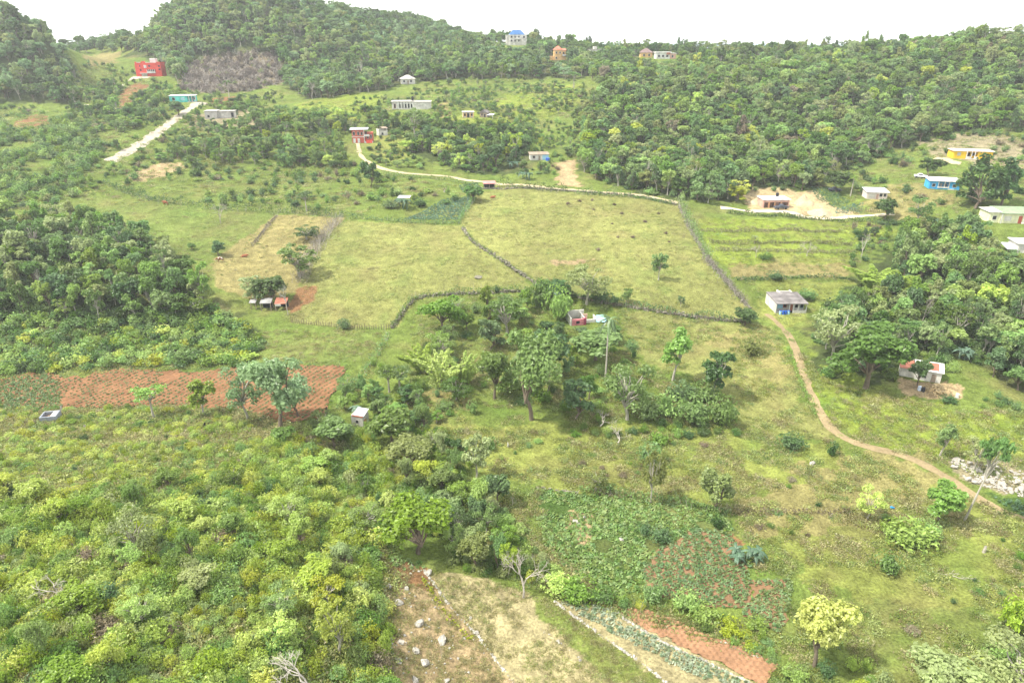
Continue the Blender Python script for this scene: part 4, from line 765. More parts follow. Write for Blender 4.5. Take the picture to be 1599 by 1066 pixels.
for k in range(260):
    u = 1482 + 130 * random.random(); v = 716 + 46 * random.random() + (u - 1482) * .18
    if v > 742 + (u - 1482) * .32 or (v > 730 and u < 1500): continue
    rock(u, v, random.choice((4, 5, 6, 8, 5, 11)), 'pale limestone rock in the heap beside the footpath on the right', 'rocks of the heap beside the footpath', 'rock', .2)
for u, v in ((905, 315), (887, 319), (959, 320), (971, 334), (956, 350), (1007, 347), (988, 371), (1028, 334), (925, 313), (1040, 365), (1045, 378), (927, 328), (965, 371), (934, 391)):
    X, Y, Z = hitz(u, v); o = mesh_obj('brush_heap', random.choice(BUSH)); s_ = .34 + .2 * random.random(); o.location = (X, Y, Z - .1); o.scale = (s_, s_, s_ * .8); o.color = (.19, .135, .085, 1)
    tag(o, 'small brown heap of brush in the upper part of the right pasture', 'brush heap', 'brush heaps dotted over the right pasture')

# ------------------------------------------------------------------ buildings
class MB:
    def __init__(s): s.V = []; s.F = []; s.n = 0
    def raw(s, V, F_):
        s.V += [tuple(v) for v in V]; s.F += [tuple(i + s.n for i in f) for f in F_]; s.n = len(s.V); return s
    def box(s, x0, x1, y0, y1, z0, z1):
        return s.raw([(x0, y0, z0), (x1, y0, z0), (x1, y1, z0), (x0, y1, z0), (x0, y0, z1), (x1, y0, z1), (x1, y1, z1), (x0, y1, z1)], [(3, 2, 1, 0), (4, 5, 6, 7), (0, 1, 5, 4), (1, 2, 6, 5), (2, 3, 7, 6), (3, 0, 4, 7)])
    def cyl(s, x, y, z0, z1, r, n=10, r1=None):
        r1 = r if r1 is None else r1; a = [2 * math.pi * i / n for i in range(n)]
        V = [(x + r * math.cos(t), y + r * math.sin(t), z0) for t in a] + [(x + r1 * math.cos(t), y + r1 * math.sin(t), z1) for t in a]
        return s.raw(V, [tuple(range(n))[::-1], tuple(range(n, 2 * n))] + [(i, (i + 1) % n, n + (i + 1) % n, n + i) for i in range(n)])
    def wedge(s, x0, x1, y0, y1, zf, zb, th=.12):
        """sloping slab: front edge height zf, back edge zb"""
        return s.raw([(x0, y0, zf), (x1, y0, zf), (x1, y1, zb), (x0, y1, zb), (x0, y0, zf + th), (x1, y0, zf + th), (x1, y1, zb + th), (x0, y1, zb + th)], [(3, 2, 1, 0), (4, 5, 6, 7), (0, 1, 5, 4), (1, 2, 6, 5), (2, 3, 7, 6), (3, 0, 4, 7)])
    def gable(s, x0, x1, y0, y1, z, h, along='x', th=.1):
        if along == 'x':
            ym = (y0 + y1) / 2; s.raw([(x0, y0, z), (x1, y0, z), (x1, ym, z + h), (x0, ym, z + h), (x1, y1, z), (x0, y1, z)], [(0, 1, 2, 3), (3, 2, 4, 5), (0, 3, 5), (1, 4, 2), (0, 5, 4, 1)])
        else:
            xm = (x0 + x1) / 2; s.raw([(x0, y0, z), (x0, y1, z), (xm, y1, z + h), (xm, y0, z + h), (x1, y1, z), (x1, y0, z)], [(1, 0, 3, 2), (2, 3, 5, 4), (0, 5, 3), (1, 2, 4), (0, 1, 4, 5)])
        return s
    def hip(s, x0, x1, y0, y1, z, h, ridge=.35):
        xm, ym = (x0 + x1) / 2, (y0 + y1) / 2; k = (x1 - x0) * ridge / 2
        return s.raw([(x0, y0, z), (x1, y0, z), (x1, y1, z), (x0, y1, z), (xm - k, ym, z + h), (xm + k, ym, z + h)], [(0, 1, 5, 4), (1, 2, 5), (2, 3, 4, 5), (3, 0, 4), (3, 2, 1, 0)])
    def build(s, name, mat, parent=None):
        me = bpy.data.meshes.new(name); me.from_pydata(s.V, [], s.F); me.materials.append(mat); me.update(); return mesh_obj(name, me, parent)
def house(key, name, label, rz=0, cat='house', dz=0):
    X, Y, Z, r = PLOT[key]; return tag(empty(name, (X, Y, Z + dz), R(rz)), label, cat)
P_ = paint
WHITE = P_('white_paint', (.68, .67, .63)); CREAM = P_('cream_paint', (.72, .68, .5)); CONC = P_('concrete', (.5, .48, .44), .95, .65, 1.15); ROOFC = P_('roof_concrete', (.42, .4, .36), .95, .55, 1.2, .5)
DARK = P_('dark_opening', (.03, .03, .035), .6); ZINC = P_('zinc_sheet', (.55, .56, .57), .5, .75, 1.12, .8, .4); RUST = P_('rusty_sheet', (.33, .13, .085), .8, .6, 1.3); WOOD = P_('weathered_wood', (.3, .24, .18), .95, .6, 1.2)
REDP = P_('red_paint', (.72, .095, .07)); TURQ = P_('turquoise_paint', (.13, .6, .55)); YEL = P_('yellow_paint', (.85, .55, .03)); BLUE = P_('blue_paint', (.06, .38, .72)); OCHRE = P_('ochre_paint', (.72, .46, .2)); PINK = P_('pink_plaster', (.62, .38, .3)); GREYB = P_('old_roof', (.17, .155, .15), .95, .45, 1.5, .45)
OLDW = P_('old_whitewash', (.62, .6, .54), .95, .6, 1.15); GREENR = P_('pale_green_roof', (.25, .32, .2)); LIME = P_('pale_yellow_paint', (.75, .75, .48)); MAROON = P_('maroon_paint', (.32, .06, .1)); ROSE = P_('faded_rose', (.6, .22, .24), .95, .5, 1.25); BLUET = P_('blue_plastic', (.03, .12, .5), .4); BLACKT = P_('black_plastic', (.025, .025, .03), .5); BRICKR = P_('brick_red_paint', (.5, .12, .08)); SKYB = P_('pale_blue_paint', (.35, .6, .72)); BLUEROOF = P_('blue_roof', (.045, .13, .3))
def win(p, x, z, w_, h_, y, frame=None, pane=None, side=None, name='window'):
    """window on a wall face: y plane (front) or x plane when side is given; frame proud of the wall, pane set inside it"""
    f = MB(); q = MB(); t = .09; e = .05
    def bx(m, a0, a1, b0, b1, d0, d1):
        if side is None: m.box(a0, a1, y - d1, y - d0, b0, b1)
        else: m.box(*( (side - d1, side - d0) if side < 0 else (side + d0, side + d1)), a0, a1, b0, b1)
    bx(f, x - w_ / 2 - t, x - w_ / 2, z - t, z + h_ + t, -.02, e); bx(f, x + w_ / 2, x + w_ / 2 + t, z - t, z + h_ + t, -.02, e); bx(f, x - w_ / 2, x + w_ / 2, z + h_, z + h_ + t, -.02, e); bx(f, x - w_ / 2, x + w_ / 2, z - t, z, -.02, e + .05)
    bx(q, x - w_ / 2, x + w_ / 2, z, z + h_, -.02, .012)
    fo = f.build(name, frame or WHITE, p); q.build('pane' if name == 'window' else 'panel', pane or DARK, fo); return fo
def tank_on(p, x, y, z, r=.7, h=1.4, mat=None, name='water_tank'):
    return MB().cyl(x, y, z, z + h * .85, r, 12).cyl(x, y, z + h * .85, z + h, r * .98, 12, r * .3).build(name, mat or BLACKT, p)
# red two-storey house with stepped parapet
h = house('red', 'red_house', 'red multi-storey house with stepped parapet and white roof block, on the hillside road', 8)
MB().box(-6.6, 6.6, -4, 4, -1.5, 6.6).box(-6.9, -4.6, -4.25, -3.9, 0, 6.6).build('wall', REDP, h)
pm = MB().box(-6.6, 6.6, -4.02, -3.7, 6.6, 7.1).box(-3.2, -1.2, -4.04, -3.6, 7.1, 7.9).box(-6.7, -6.2, -4.04, -3.6, 7.1, 7.7).box(4.6, 6.62, -4.04, -3.6, 7.1, 7.5).box(6.3, 6.62, -3.6, 4, 6.6, 7.3).box(-6.62, -6.3, -3.6, 4, 6.6, 7.3).build('parapet', REDP, h)
MB().box(-5.6, -3.9, -4.15, -3.6, 7.1, 7.4).box(-1, 0, -4.15, -3.6, 7.1, 7.35).box(.4, 4.4, -4.15, -3.6, 7.1, 7.35).build('coping', WHITE, pm)
MB().box(.8, 3.9, -2, 1.5, 6.6, 9.3).build('roof_block', WHITE, h)
for x, z in ((-4.6, 5), (.6, 5), (-4.4, 2.9), (5.8, 5), (5.8, 3.2)): win(h, x, z, .9, .8, -4, MAROON)
win(h, -1.6, 4.5, 1.2, 1.3, -4, WHITE, WHITE)
bal = MB().box(-.8, 3.6, -5.2, -4, 1.7, 1.9).box(-.8, 3.6, -5.25, -5.1, 1.9, 2.6).build('balcony', WHITE, h)
for x in (-.6, .4, 1.4, 2.4, 3.4): MB().box(x - .12, x + .12, -5.22, -5.0, 2.6, 3.6).build('column', WHITE, bal)
MB().box(-.7, 3.5, -4.05, -3.9, 2, 3.6).build('door', DARK, h); MB().box(-4.2, -1.2, -4.06, -3.9, -.2, 1.6).build('garage_door', OLDW, h); MB().box(-4.6, -.8, -5.6, -4.06, 1.62, 1.8).build('canopy', WHITE, h)
# turquoise bungalow
h = house('turquoise', 'turquoise_house', 'long low turquoise bungalow with a flat white roof at the top of the white road', 14)
MB().box(-6, 2, -3, 3, -1.5, 2.9).box(2, 5.6, -.5, 3, -1.5, 2.9).build('wall', TURQ, h); MB().box(-6.3, 6, -3.3, 3.3, 2.9, 3.15).build('roof', WHITE, h)
vr = MB().box(2, 6, -3, -.5, -1.2, .15).build('veranda', WHITE, h)
for x in (2.8, 4.2, 5.7): MB().box(x - .13, x + .13, -2.95, -2.7, .15, 2.9).build('column', WHITE, vr)
win(h, -4.2, 1, 1.2, 1.2, -3); win(h, 0, 1, 1.4, 1.1, -3, WHITE, SKYB); MB().box(3.5, 4.4, -.56, -.45, .15, 2.1).build('door', DARK, h); win(h, 5, 1, .8, 1, -.5)
h2 = empty('open_shelter', tuple(np.array(PLOT['turquoise'][:3]) + np.array([-2.5, 9, 0])), R(14)); tag(h2, 'white flat roof on posts just behind the turquoise bungalow', 'shelter')
hb = float(H(h2.location.x, h2.location.y)[0]); h2.location.z = hb
MB().box(-2.8, 2.8, -1.4, 1.4, 2.6, 2.75).build('roof', WHITE, h2)
for x in (-2.6, 2.6):
    for y in (-1.2, 1.2): MB().box(x - .08, x + .08, y - .08, y + .08, -1, 2.6).build('post', WOOD, h2)
# bunker-like grey house
h = house('bunker', 'concrete_house', 'unfinished grey concrete house with two flat-roofed blocks below the white road', 10)
MB().box(-6.4, -1.2, -4.2, 3, -2.5, 3.2).box(-1.2, 4.2, -2.2, 3, -2, 2.9).build('wall', CONC, h); MB().box(-6.8, -1, -4.6, 3.3, 3.2, 3.4).box(-1, 6.2, -2.6, 3.3, 2.9, 3.1).build('roof', ROOFC, h)
win(h, -4.9, .6, .9, 1, -4.2, CONC); MB().box(-3.4, -2.6, -4.26, -4.1, -.3, 1.7).build('door', OLDW, h)
MB().box(4.2, 4.4, -2.3, 3, -1, 2.9).box(5.7, 6, -2.4, -2.1, -1, 2.9).build('column', CONC, h); win(h, 5.0, .4, 1.1, 1.8, -1.2, CONC); win(h, .8, 1, 1, 1, -2.2, CONC, OLDW); MB().box(4.4, 5.8, -1.2, 3, -1, 2.9).build('back_wall', OLDW, h)
# hip-roofed house up the slope
h = house('hip', 'hip_roofed_house', 'small house with a pale grey hipped roof above the upland pasture', 12)
MB().box(-3.8, 3.8, -3, 3, -1.5, 2.7).build('wall', OLDW, h); MB().hip(-4.4, 4.4, -3.6, 3.6, 2.7, 1.9, .15).build('roof', ROOFC, h)
for x in (-2.2, 1.6): win(h, x, .9, 1, 1.1, -3)
MB().box(-.5, .4, -3.06, -2.9, -.2, 1.9).build('door', WOOD, h)
# long white block house
h = house('block', 'block_house', 'long unfinished whitish block house with a row of arched openings and a black roof tank', 4)
MB().box(-9, -6.2, -3.6, 4, -2.5, 3.4).box(-6.2, 1, -2, 4, -2.5, 3.4).box(1, 9.2, -4, 4, -2.5, 3.2).build('wall', OLDW, h)
MB().box(-9.4, 1.2, -4.2, 4.3, 3.4, 3.62).box(1.2, 9.5, -4.3, 4.3, 3.2, 3.45).build('roof', ROOFC, h); tank_on(h, .6, 0, 3.6, .55, 2.0)
ar = MB().box(-6.2, 1, -3.9, -3.7, -2.5, .6).build('veranda', OLDW, h)
for x in (-6.0, -4.6, -3.2, -1.8, -.4, .9): MB().box(x - .28, x + .28, -3.9, -3.6, .6, 2.4).box(x - .5, x + .5, -3.9, -3.6, 2.4, 3.4).build('column', WHITE, ar)
win(h, -7.6, .6, .8, 1.9, -3.6, PINK); MB().box(-5.4, -4.5, -2.06, -1.9, .2, 2.3).build('door', DARK, h); win(h, -1.6, .6, 4.2, 1.7, -2, OLDW); win(h, 4.2, 1, 1, 1, -4, OLDW, CONC)  # wide dark pane stands in for shade behind the veranda openings
# little orange and white house, shack beside
h = house('orange', 'orange_house', 'small white and orange cottage on the edge of the upland pasture', 6)
MB().box(-2.6, 2.6, -1.8, 2.2, -2, 2.4).build('wall', WHITE, h); MB().box(-2.9, 2.9, -2.6, 2.5, 2.4, 2.55).build('roof', ZINC, h); MB().box(-3, 3, -2.6, -1.8, -2, -.1).build('veranda', WHITE, h)
for x in (-2.4, -.9, .9, 2.4): MB().box(x - .17, x + .17, -2.5, -2.2, -.1, 2.4).build('column', OCHRE, h)
win(h, -1.6, .7, .8, 1, -1.8, OCHRE); win(h, 1.6, .7, .8, 1, -1.8, OCHRE); MB().box(-.5, .5, -1.87, -1.7, -.1, 1.9).build('door', DARK, h)
h = house('shack', 'gabled_shack', 'grey gabled wooden shack to the right of the orange cottage', -20, 'shack')
MB().box(-1.8, 1.8, -1.8, 1.8, -1.5, 2.1).build('wall', WOOD, h); MB().gable(-2.2, 2.2, -2, 2, 2.1, 1.3, 'y').build('roof', GREYB, h); win(h, -.7, .8, .7, .8, -1.8, WOOD); MB().box(.3, 1.1, -1.86, -1.7, -.3, 1.5).build('door', DARK, h); MB().wedge(1.9, 5, -2.4, .2, 1.1, 1.5).box(2, 2.12, -2.3, -2.2, -1.5, 1.1).box(4.8, 4.92, -2.3, -2.2, -1.5, 1.1).build('lean_to', ZINC, h)
# red and white two-storey house
h = house('redwhite', 'red_and_white_house', 'two-storey brick-red house with white trim beside the upper dirt road', 8)
MB().box(-4.2, .8, -3, 3, -2, 5.4).box(.8, 4.4, -.6, 3.4, -2, 3.9).build('wall', BRICKR, h); MB().box(-5, 2.6, -3.7, 3.5, 5.4, 5.6).build('roof', ZINC, h)
MB().box(1, 4.2, -3.6, -.6, -2, .4).build('stair_wall', WHITE, h); MB().box(1.6, 4.1, -3.9, -3.62, -.4, 1.2).build('panel', REDP, h); MB().box(.8, 3, -3, -.7, 2.6, 2.8).box(.8, 3, -3.05, -2.95, 2.8, 3.5).build('balcony', WHITE, h)
for x in (-3.3, -1.5): win(h, x, .2, .8, 1.6, -3, WHITE, WHITE); win(h, x, 3.2, .8, 1.3, -3)
win(h, -.1, 3.2, .7, 1.2, -3); win(h, 2.2, 1.6, .6, 1.4, -.6); win(h, 3.5, 1.6, .6, 1.4, -.6); MB().box(-4.25, .85, -3.08, -2.95, 2.4, 2.62).box(.7, .95, -3.1, -2.9, -2, 5.4).build('trim', WHITE, h); MB().box(1.2, 1.9, -.68, -.5, 2.8, 4.4).build('door', DARK, h)
h = house('ruinlet', 'block_ruin', 'roofless pale block hut behind the red and white house', 25, 'ruin')
MB().box(-2, -1.7, -2, 2, -1.5, 2.6).box(-1.7, 1.9, -2, -1.7, -1.5, 1.9).box(1.6, 1.9, -1.7, 2, -1.5, 2.9).box(-1.7, 1.6, 1.7, 2, -1.5, 2.4).build('wall', OLDW, h); MB().wedge(-.2, 2.3, -1.6, 2.2, 2.9, 3.2).build('roof', WOOD, h); win(h, -.4, .3, .8, 1, -2, OLDW)
# blue-walled shack above the road
h = house('bluewall', 'plank_shack', 'low shack with a pale blue panel and a flat rusty roof above the road', 6, 'shack')
MB().box(-3.8, 1, -2, 2, -1, 2.1).build('wall', OLDW, h); MB().box(1, 3.4, -1.95, 2, -1, 2.1).build('blue_wall', SKYB, h); MB().wedge(-4.2, 3.8, -2.4, 2.3, 2.1, 2.5).build('roof', WOOD, h); win(h, -2.4, .8, .8, .8, -2, WOOD); MB().box(-.6, .2, -2.06, -1.9, -.4, 1.6).build('door', WOOD, h)
X, Y, Z, r_ = PLOT['bluewall']; t = empty('water_drum', (X + 3.2, Y - 3.2, float(H(X + 3.2, Y - 3.2)[0])), 0); MB().cyl(0, 0, -.2, 1.0, .8, 12).build('tub', BLUET, t); MB().cyl(0, 0, 1.0, 1.12, .84, 12, .3).build('lid', BLUET, t); tag(t, 'blue water drum in front of the plank shack', 'water drum')
# ridge houses
h = house('mansion', 'blue_roofed_mansion', 'large pale two-storey house with a blue hipped roof on top of the ridge', 6, dz=1.5)
MB().box(-5, 5.4, -4, 4, -2, 5.2).box(3, 6.8, -4.6, 3, -2, 5.0).box(-7, -5, -2, 3, -2, 4.6).build('wall', OLDW, h); MB().hip(-5, 5.6, -4.2, 4.4, 5.2, 3.0, .5).build('roof', BLUEROOF, h); MB().box(-7.2, -5, -2.2, 3.2, 4.6, 5.0).box(5.7, 7.1, -4.9, 3.2, 5.0, 5.3).build('parapet', OLDW, h)
for x in (-3.6, -1.2, 1.4): win(h, x, .8, 1, 1.2, -4); win(h, x, 3.2, 1, 1.2, -4)
win(h, 4.8, 3.1, 1.4, 1.2, -4.6); MB().box(-1, 2.6, -5, -4, 2.4, 2.6).box(-1, 2.6, -5, -4.9, 2.6, 3.3).build('balcony', WHITE, h)
h = house('ochre', 'ochre_house', 'tall ochre house with a red pyramid roof among the trees of the ridge', 4)
MB().box(-3.2, 2, -3, 3, -2, 6.2).box(2, 4.4, -2, 3, -2, 5.8).box(-5.6, -3.2, -2, 2, -2, 2.4).build('wall', OCHRE, h); MB().hip(-3.6, 2.3, -3.4, 3.4, 6.2, 2.4, .08).wedge(2.3, 4.8, -2.4, 3.4, 5.8, 6.8).build('roof', P_('tile_red', (.5, .17, .11)), h)
win(h, -1.8, 3.9, .9, 1.1, -3); MB().box(2.2, 4.6, -3, -2, 2.6, 2.8).box(2.2, 4.6, -3.05, -2.95, 2.8, 3.4).build('balcony', WHITE, h); MB().box(2.6, 3.5, -2.06, -1.9, 2.8, 4.8).build('door', DARK, h); win(h, .6, 3.9, .8, 1.1, -3); win(h, -1.8, .8, .9, 1.2, -3)
h = house('white', 'white_bungalow', 'white flat-roofed bungalow half hidden by trees on the right part of the ridge', 3)
MB().box(-6, 2.2, -3, 3, -2, 3.4).build('wall', WHITE, h); MB().box(2.2, 6, -2.6, 3, -2, 3).build('side_wall', PINK, h); MB().box(-6.4, 3, -3.4, 3.3, 3.4, 3.9).box(3, 6.2, -3, 3.3, 3, 3.25).build('roof', WHITE, h); MB().box(0, 2.2, -3.5, -3.3, 2.4, 3.6).build('gable_panel', RUST, h)
for x in (-4.4, -2, .6): win(h, x, 1, 1.3, 1.2, -3)
win(h, 4, .8, 1.1, 1.2, -2.6)
h = house('brownhip', 'brown_roofed_house', 'house with a brown hipped roof behind the white bungalow on the ridge', 0)
MB().box(-3.6, 3.6, -3, 3, -2, 2.8).build('wall', OCHRE, h); MB().hip(-4.2, 4.2, -3.6, 3.6, 2.8, 2.4, .2).build('roof', P_('brown_roof', (.2, .14, .13)), h); win(h, -1.6, .8, 1, 1.2, -3); win(h, 1.6, .8, 1, 1.2, -3)
for key, nm, lab, w_, hh in (('farflat', 'flat_roofed_house', 'far pale flat-roofed house left of the blue-roofed mansion, farther left one', 4.6, 3.2), ('farbox', 'box_house', 'far plain white house just left of the blue-roofed mansion', 4.4, 3.0), ('fargrey', 'ruined_grey_house', 'pale grey ruin half hidden in the ridge trees between ochre house and white bungalow', 5.4, 4.4)):
    h = house(key, nm, lab, 5); MB().box(-w_, w_, -3, 3, -2, hh).build('wall', OLDW if key != 'farbox' else WHITE, h); MB().box(-w_ - .3, w_ + .3, -3.4, 3.3, hh, hh + .3).build('roof', ROOFC if key != 'farbox' else WHITE, h); win(h, -w_ * .5, .9, 1.2, 1.2, -3); win(h, w_ * .45, .9, 1.2, 1.2, -3); MB().box(-.5, .5, -3.06, -2.9, -.2, 2).build('door', WOOD, h)
    if key == 'fargrey': MB().box(-3.2, -1, -2, 1, hh + .3, hh + 2).build('upper_wall', OLDW, h)
# yellow house
h = house('yellow', 'yellow_house', 'bright yellow bungalow with flat roof and white porch on the stony right slope', -12)
MB().box(-6.5, -2.2, -2.6, 3, -1.6, 2.7).box(-2.2, 1.6, -1.2, 3, -1.6, 2.7).box(1.6, 6.5, -2.6, 3, -1.6, 2.7).build('wall', YEL, h); MB().box(-6.9, 6.9, -3, 3.3, 2.7, 2.92).build('roof', P_('pink_roof', (.72, .58, .5)), h)
p = MB().box(-2.2, 1.6, -3.1, -1.2, -1.6, .1).box(-2.2, -.6, -3.1, -2.95, .1, .9).box(.6, 1.6, -3.1, -2.95, .1, .9).build('porch', WHITE, h)
for x in (-2.1, -.5, .6): MB().box(x - .1, x + .1, -3.05, -2.85, .1, 2.7).build('column', WHITE, p)
win(h, -4.6, 1.2, 1, 1, -2.6, OLDW, OLDW); win(h, 4, 1.1, .9, 1, -2.6, OCHRE, OCHRE); MB().box(-1.2, -.4, -1.27, -1.1, .1, 2.1).build('door', DARK, h); win(h, .8, 1, .9, 1, -1.2)
# blue house
h = house('blue', 'blue_house', 'bright blue bungalow with white arches, white trim and a flat white roof', -14)
MB().box(-4.6, -2, -2.4, 3, -1.6, 2.7).box(-2, 1.4, -1, 3, -1.6, 2.7).box(1.4, 4.6, -2.4, 3, -1.6, 2.7).box(-2, 1.4, -2.4, -2.2, -1.6, .5).build('wall', BLUE, h); MB().wedge(-5, 5, -2.9, 3.3, 2.7, 3.0, .2).build('roof', WHITE, h)
MB().box(-4.75, 1.9, -2.52, -2.38, -1.6, -.7).box(-2.1, 1.5, -2.54, -2.3, .5, .85).build('trim', WHITE, h); MB().wedge(1.2, 3.0, -2.6, -2.42, -.2, -.2, .5).box(2.2, 4.7, -2.58, -2.42, -1.6, -1.1).build('stair_wall', WHITE, h)
for x in (-1.9, .0, 1.3): MB().box(x - .13, x + .13, -2.42, -2.2, .85, 2.7).build('column', WHITE, h)
win(h, -3.3, .9, .9, .9, -2.4); win(h, 3, .9, 1.1, .9, -2.4); MB().box(-1.1, -.3, -1.06, -.9, -.4, 1.8).build('door', WHITE, h); win(h, .6, .7, .9, .9, -1); win(h, 0, .9, 1, .9, 0, side=4.6)
# white cottage
h = house('cottage', 'white_cottage', 'small white cottage with a shining zinc roof above the road on the right', -8)
MB().box(-3.3, 3.3, -2.2, 2.6, -1.5, 2.3).build('wall', P_('pale_pink_wall', (.7, .62, .56)), h); MB().wedge(-3.7, 3.8, -2.7, 3, 2.3, 2.9, .14).build('roof', ZINC, h); win(h, -1.6, .5, 1.6, 1.3, -2.2, OLDW, OLDW); win(h, 1.2, .9, .9, 1, -2.2, OLDW); win(h, 2.5, .9, .8, 1, -2.2, OLDW); MB().box(-.2, .5, -2.27, -2.1, -.3, 1.7).build('door', P_('door_pink', (.5, .33, .27)), h)
# unfinished pink house on the marl cutting
h = house('pink', 'unfinished_pink_house', 'unfinished pinkish house with flat white roof and dark bays, before the marl bank', 3)
MB().box(-4.4, 4.2, .4, 3, -1, 2.6).box(-4.6, -4.2, -2.6, .4, -1, 2.6).box(3.9, 4.3, -2.6, .4, -1, 2.6).box(-4.6, 4.3, -2.7, -2.4, 1.9, 2.6).build('wall', PINK, h); MB().box(-4.8, 4.7, -2.9, 3.4, 2.6, 2.85).build('roof', WHITE, h); tank_on(h, 1.9, 2.2, 2.85, .5, 1.3)
for x in (-2.6, -.6, 1.6): MB().box(x - .25, x + .25, -2.65, -2.3, -1, 1.9).build('column', P_('orange_block', (.6, .33, .17)), h)
for x in (-3.3, .5, 2.8): win(h, x, .1, 1.1, 1.5, .4, PINK)
# pale yellow-green house with annex
h = house('green', 'pale_green_roofed_house', 'pale yellow house with light green roof and red door at the right edge', -6)
MB().box(-7.4, -4.6, -2, 4, -1.5, 3.2).box(-4.6, 9, -2.4, 4, -1.5, 2.9).build('wall', LIME, h); MB().wedge(-4.8, 9.4, -3, 4.4, 2.9, 3.5, .16).build('roof', GREENR, h); MB().hip(-7.9, -4.3, -2.4, 4.4, 3.2, .8, .2).build('annex_roof', WHITE, h)
MB().box(.6, 1.6, -2.47, -2.3, -.3, 2.2).build('door', BRICKR, h); win(h, -2.4, .8, 1.8, 1.2, -2.4, WHITE, OLDW); win(h, 4, .8, 1.6, 1.2, -2.4, WHITE); win(h, -6, .9, 1, 1.1, -2)
MB().wedge(1.6, 4.6, -3.6, -2.4, -1.2, .2, .3).build('ramp', WHITE, h)
for x in (-4.4, 1.9): MB().box(x - .12, x + .12, -2.95, -2.75, -1.2, 2.9).build('column', WHITE, h)
h = house('edge', 'edge_house', 'white flat-roofed house cut by the right edge, standing below the pale yellow house', -10)
MB().box(-1.6, 5.5, -2.6, 3, -2, 2.6).build('wall', OLDW, h); MB().box(-2, 6, -3, 3.4, 2.6, 2.85).build('roof', WHITE, h); MB().wedge(-4.2, -1.6, -2.8, 2, .9, 1.6, .12).build('lean_to', ZINC, h); MB().box(-4, -3.88, -2.7, -2.58, -2, .9).box(-4, -3.88, 1.7, 1.82, -2, 1.5).build('post', WOOD, h); win(h, 1, .7, 1, 1.1, -2.6, WHITE, P_('shutter', (.55, .4, .25))); win(h, 3.6, .7, 1, 1.1, -2.6)
# grey veranda house in the middle right
h = house('grey', 'grey_roofed_house', 'house with weathered grey slab roof and columned veranda, by the upper end of the footpath', 0)
MB().box(-3.7, 3.7, -1.8, 4.2, -1.2, 2.4).box(-3.9, -3.7, -3.4, 4.2, -1.2, 2.5).box(-.2, 2.9, 4.2, 6.6, -1.2, 1.9).box(-3.7, -2.2, -3.3, -1.8, -1.2, .2).build('wall', OLDW, h); MB().wedge(-4, 4.1, -3.6, 4.4, 2.45, 2.75, .16).build('roof', GREYB, h); MB().wedge(.2, 2.7, 4.5, 6.4, 1.9, 2.1, .1).build('rear_roof', ROOFC, h); MB().box(-.4, .0, 4.5, 6.8, 1.9, 2.6).box(2.9, 3.2, 4.5, 6.9, 1.9, 2.6).box(0, 2.9, 6.6, 6.9, 1.9, 2.3).build('rear_parapet', OLDW, h)
v_ = MB().box(-3.7, 3.9, -3.4, -1.8, -1.2, 0).build('veranda', CONC, h); MB().box(.6, 3.8, -3.4, -3.25, 0, .75).box(-2.2, -.6, -3.4, -3.25, 0, .6).build('low_wall', OLDW, v_)
for x in (-.5, .5, 1.7, 3.75): MB().box(x - .09, x + .09, -3.36, -3.2, 0, 2.44).build('column', WHITE, v_)
MB().box(-3.0, -1.6, -1.88, -1.75, .7, 1.8).build('blue_board', SKYB, h); win(h, -1.1, 1, .7, .9, -1.8, BRICKR); MB().box(.15, .95, -1.88, -1.7, 0, 2).build('door', P_('orange_door', (.5, .18, .1)), h); win(h, 2, .9, 1, 1, -1.8, WHITE); win(h, 3.2, .9, .6, 1, -1.8, P_('teal', (.08, .25, .25)))
X, Y, Z, r_ = PLOT['grey']
for i, (dx, dy, lab) in enumerate(((-2.95, -4.2, 'leftmost blue barrel before the grey-roofed house'), (-2.25, -4.3, 'dark blue barrel, second from the left before the grey-roofed house'), (-1.6, -4.25, 'blue barrel third from the left before the grey-roofed house'), (-.9, -4.2, 'rightmost blue barrel before the grey-roofed house'))):
    t = empty('barrel', (X + dx, Y + dy, float(H(X + dx, Y + dy)[0])), 0); MB().cyl(0, 0, -.1, .45, .3, 12, .33).cyl(0, 0, .45, .92, .33, 12, .29).build('drum', [SKYB, BLUET, BLUET, SKYB][i], t); MB().cyl(0, 0, .92, .98, .3, 12).build('lid', BLUET, t); tag(t, lab, 'barrel', 'barrels before the grey-roofed house')
# ruined tin-roofed house on the right
h = house('ruin', 'tin_roofed_ruin', 'tumbledown house with a rusty red and white tin roof, straw heap beside it', -24)
MB().box(-1.4, 3.2, -1.8, 2.2, -1, 2.2).box(-4, -1.4, -1.2, 1.8, -1, 1.9).build('wall', OLDW, h); MB().wedge(-1.7, 3.5, -2.1, .6, 2.25, 3.3, .08).wedge(-1.7, 3.5, .6, 2.6, 3.3, 2.3, .08).build('roof', WHITE, h); MB().wedge(-.6, 2.6, -1.7, .3, 2.5, 3.27, .06).build('rust_patch', RUST, h); MB().wedge(-4.3, -1.5, -1.5, 2.1, 1.9, 2.4, .07).build('side_roof', RUST, h); win(h, .2, .6, .8, .9, -1.8, CONC); MB().box(1.5, 2.3, -1.87, -1.7, -.2, 1.7).build('door', WOOD, h)
for u, v, lab, mt in ((1435, 609, 'blue-grey drum in the yard of the tin-roofed ruin', P_('pale_drum', (.6, .68, .8))), (1441, 611, 'dark drum lying in the yard of the tin-roofed ruin', BLACKT), (1494, 620, 'white sheet and rubbish bundle at the edge of the ruin yard', WHITE)):
    x, y, z = hitz(u, v); t = mesh_obj('drum' if 'drum' in lab else 'rubbish_bundle', MB().cyl(0, 0, -.1, .8, .35, 10, .3).cyl(.1, 0, .8, .9, .25, 10, .1).build('tmp', mt).data); t.location = (x, y, z); tag(t, lab, 'drum' if 'drum' in lab else 'bundle')
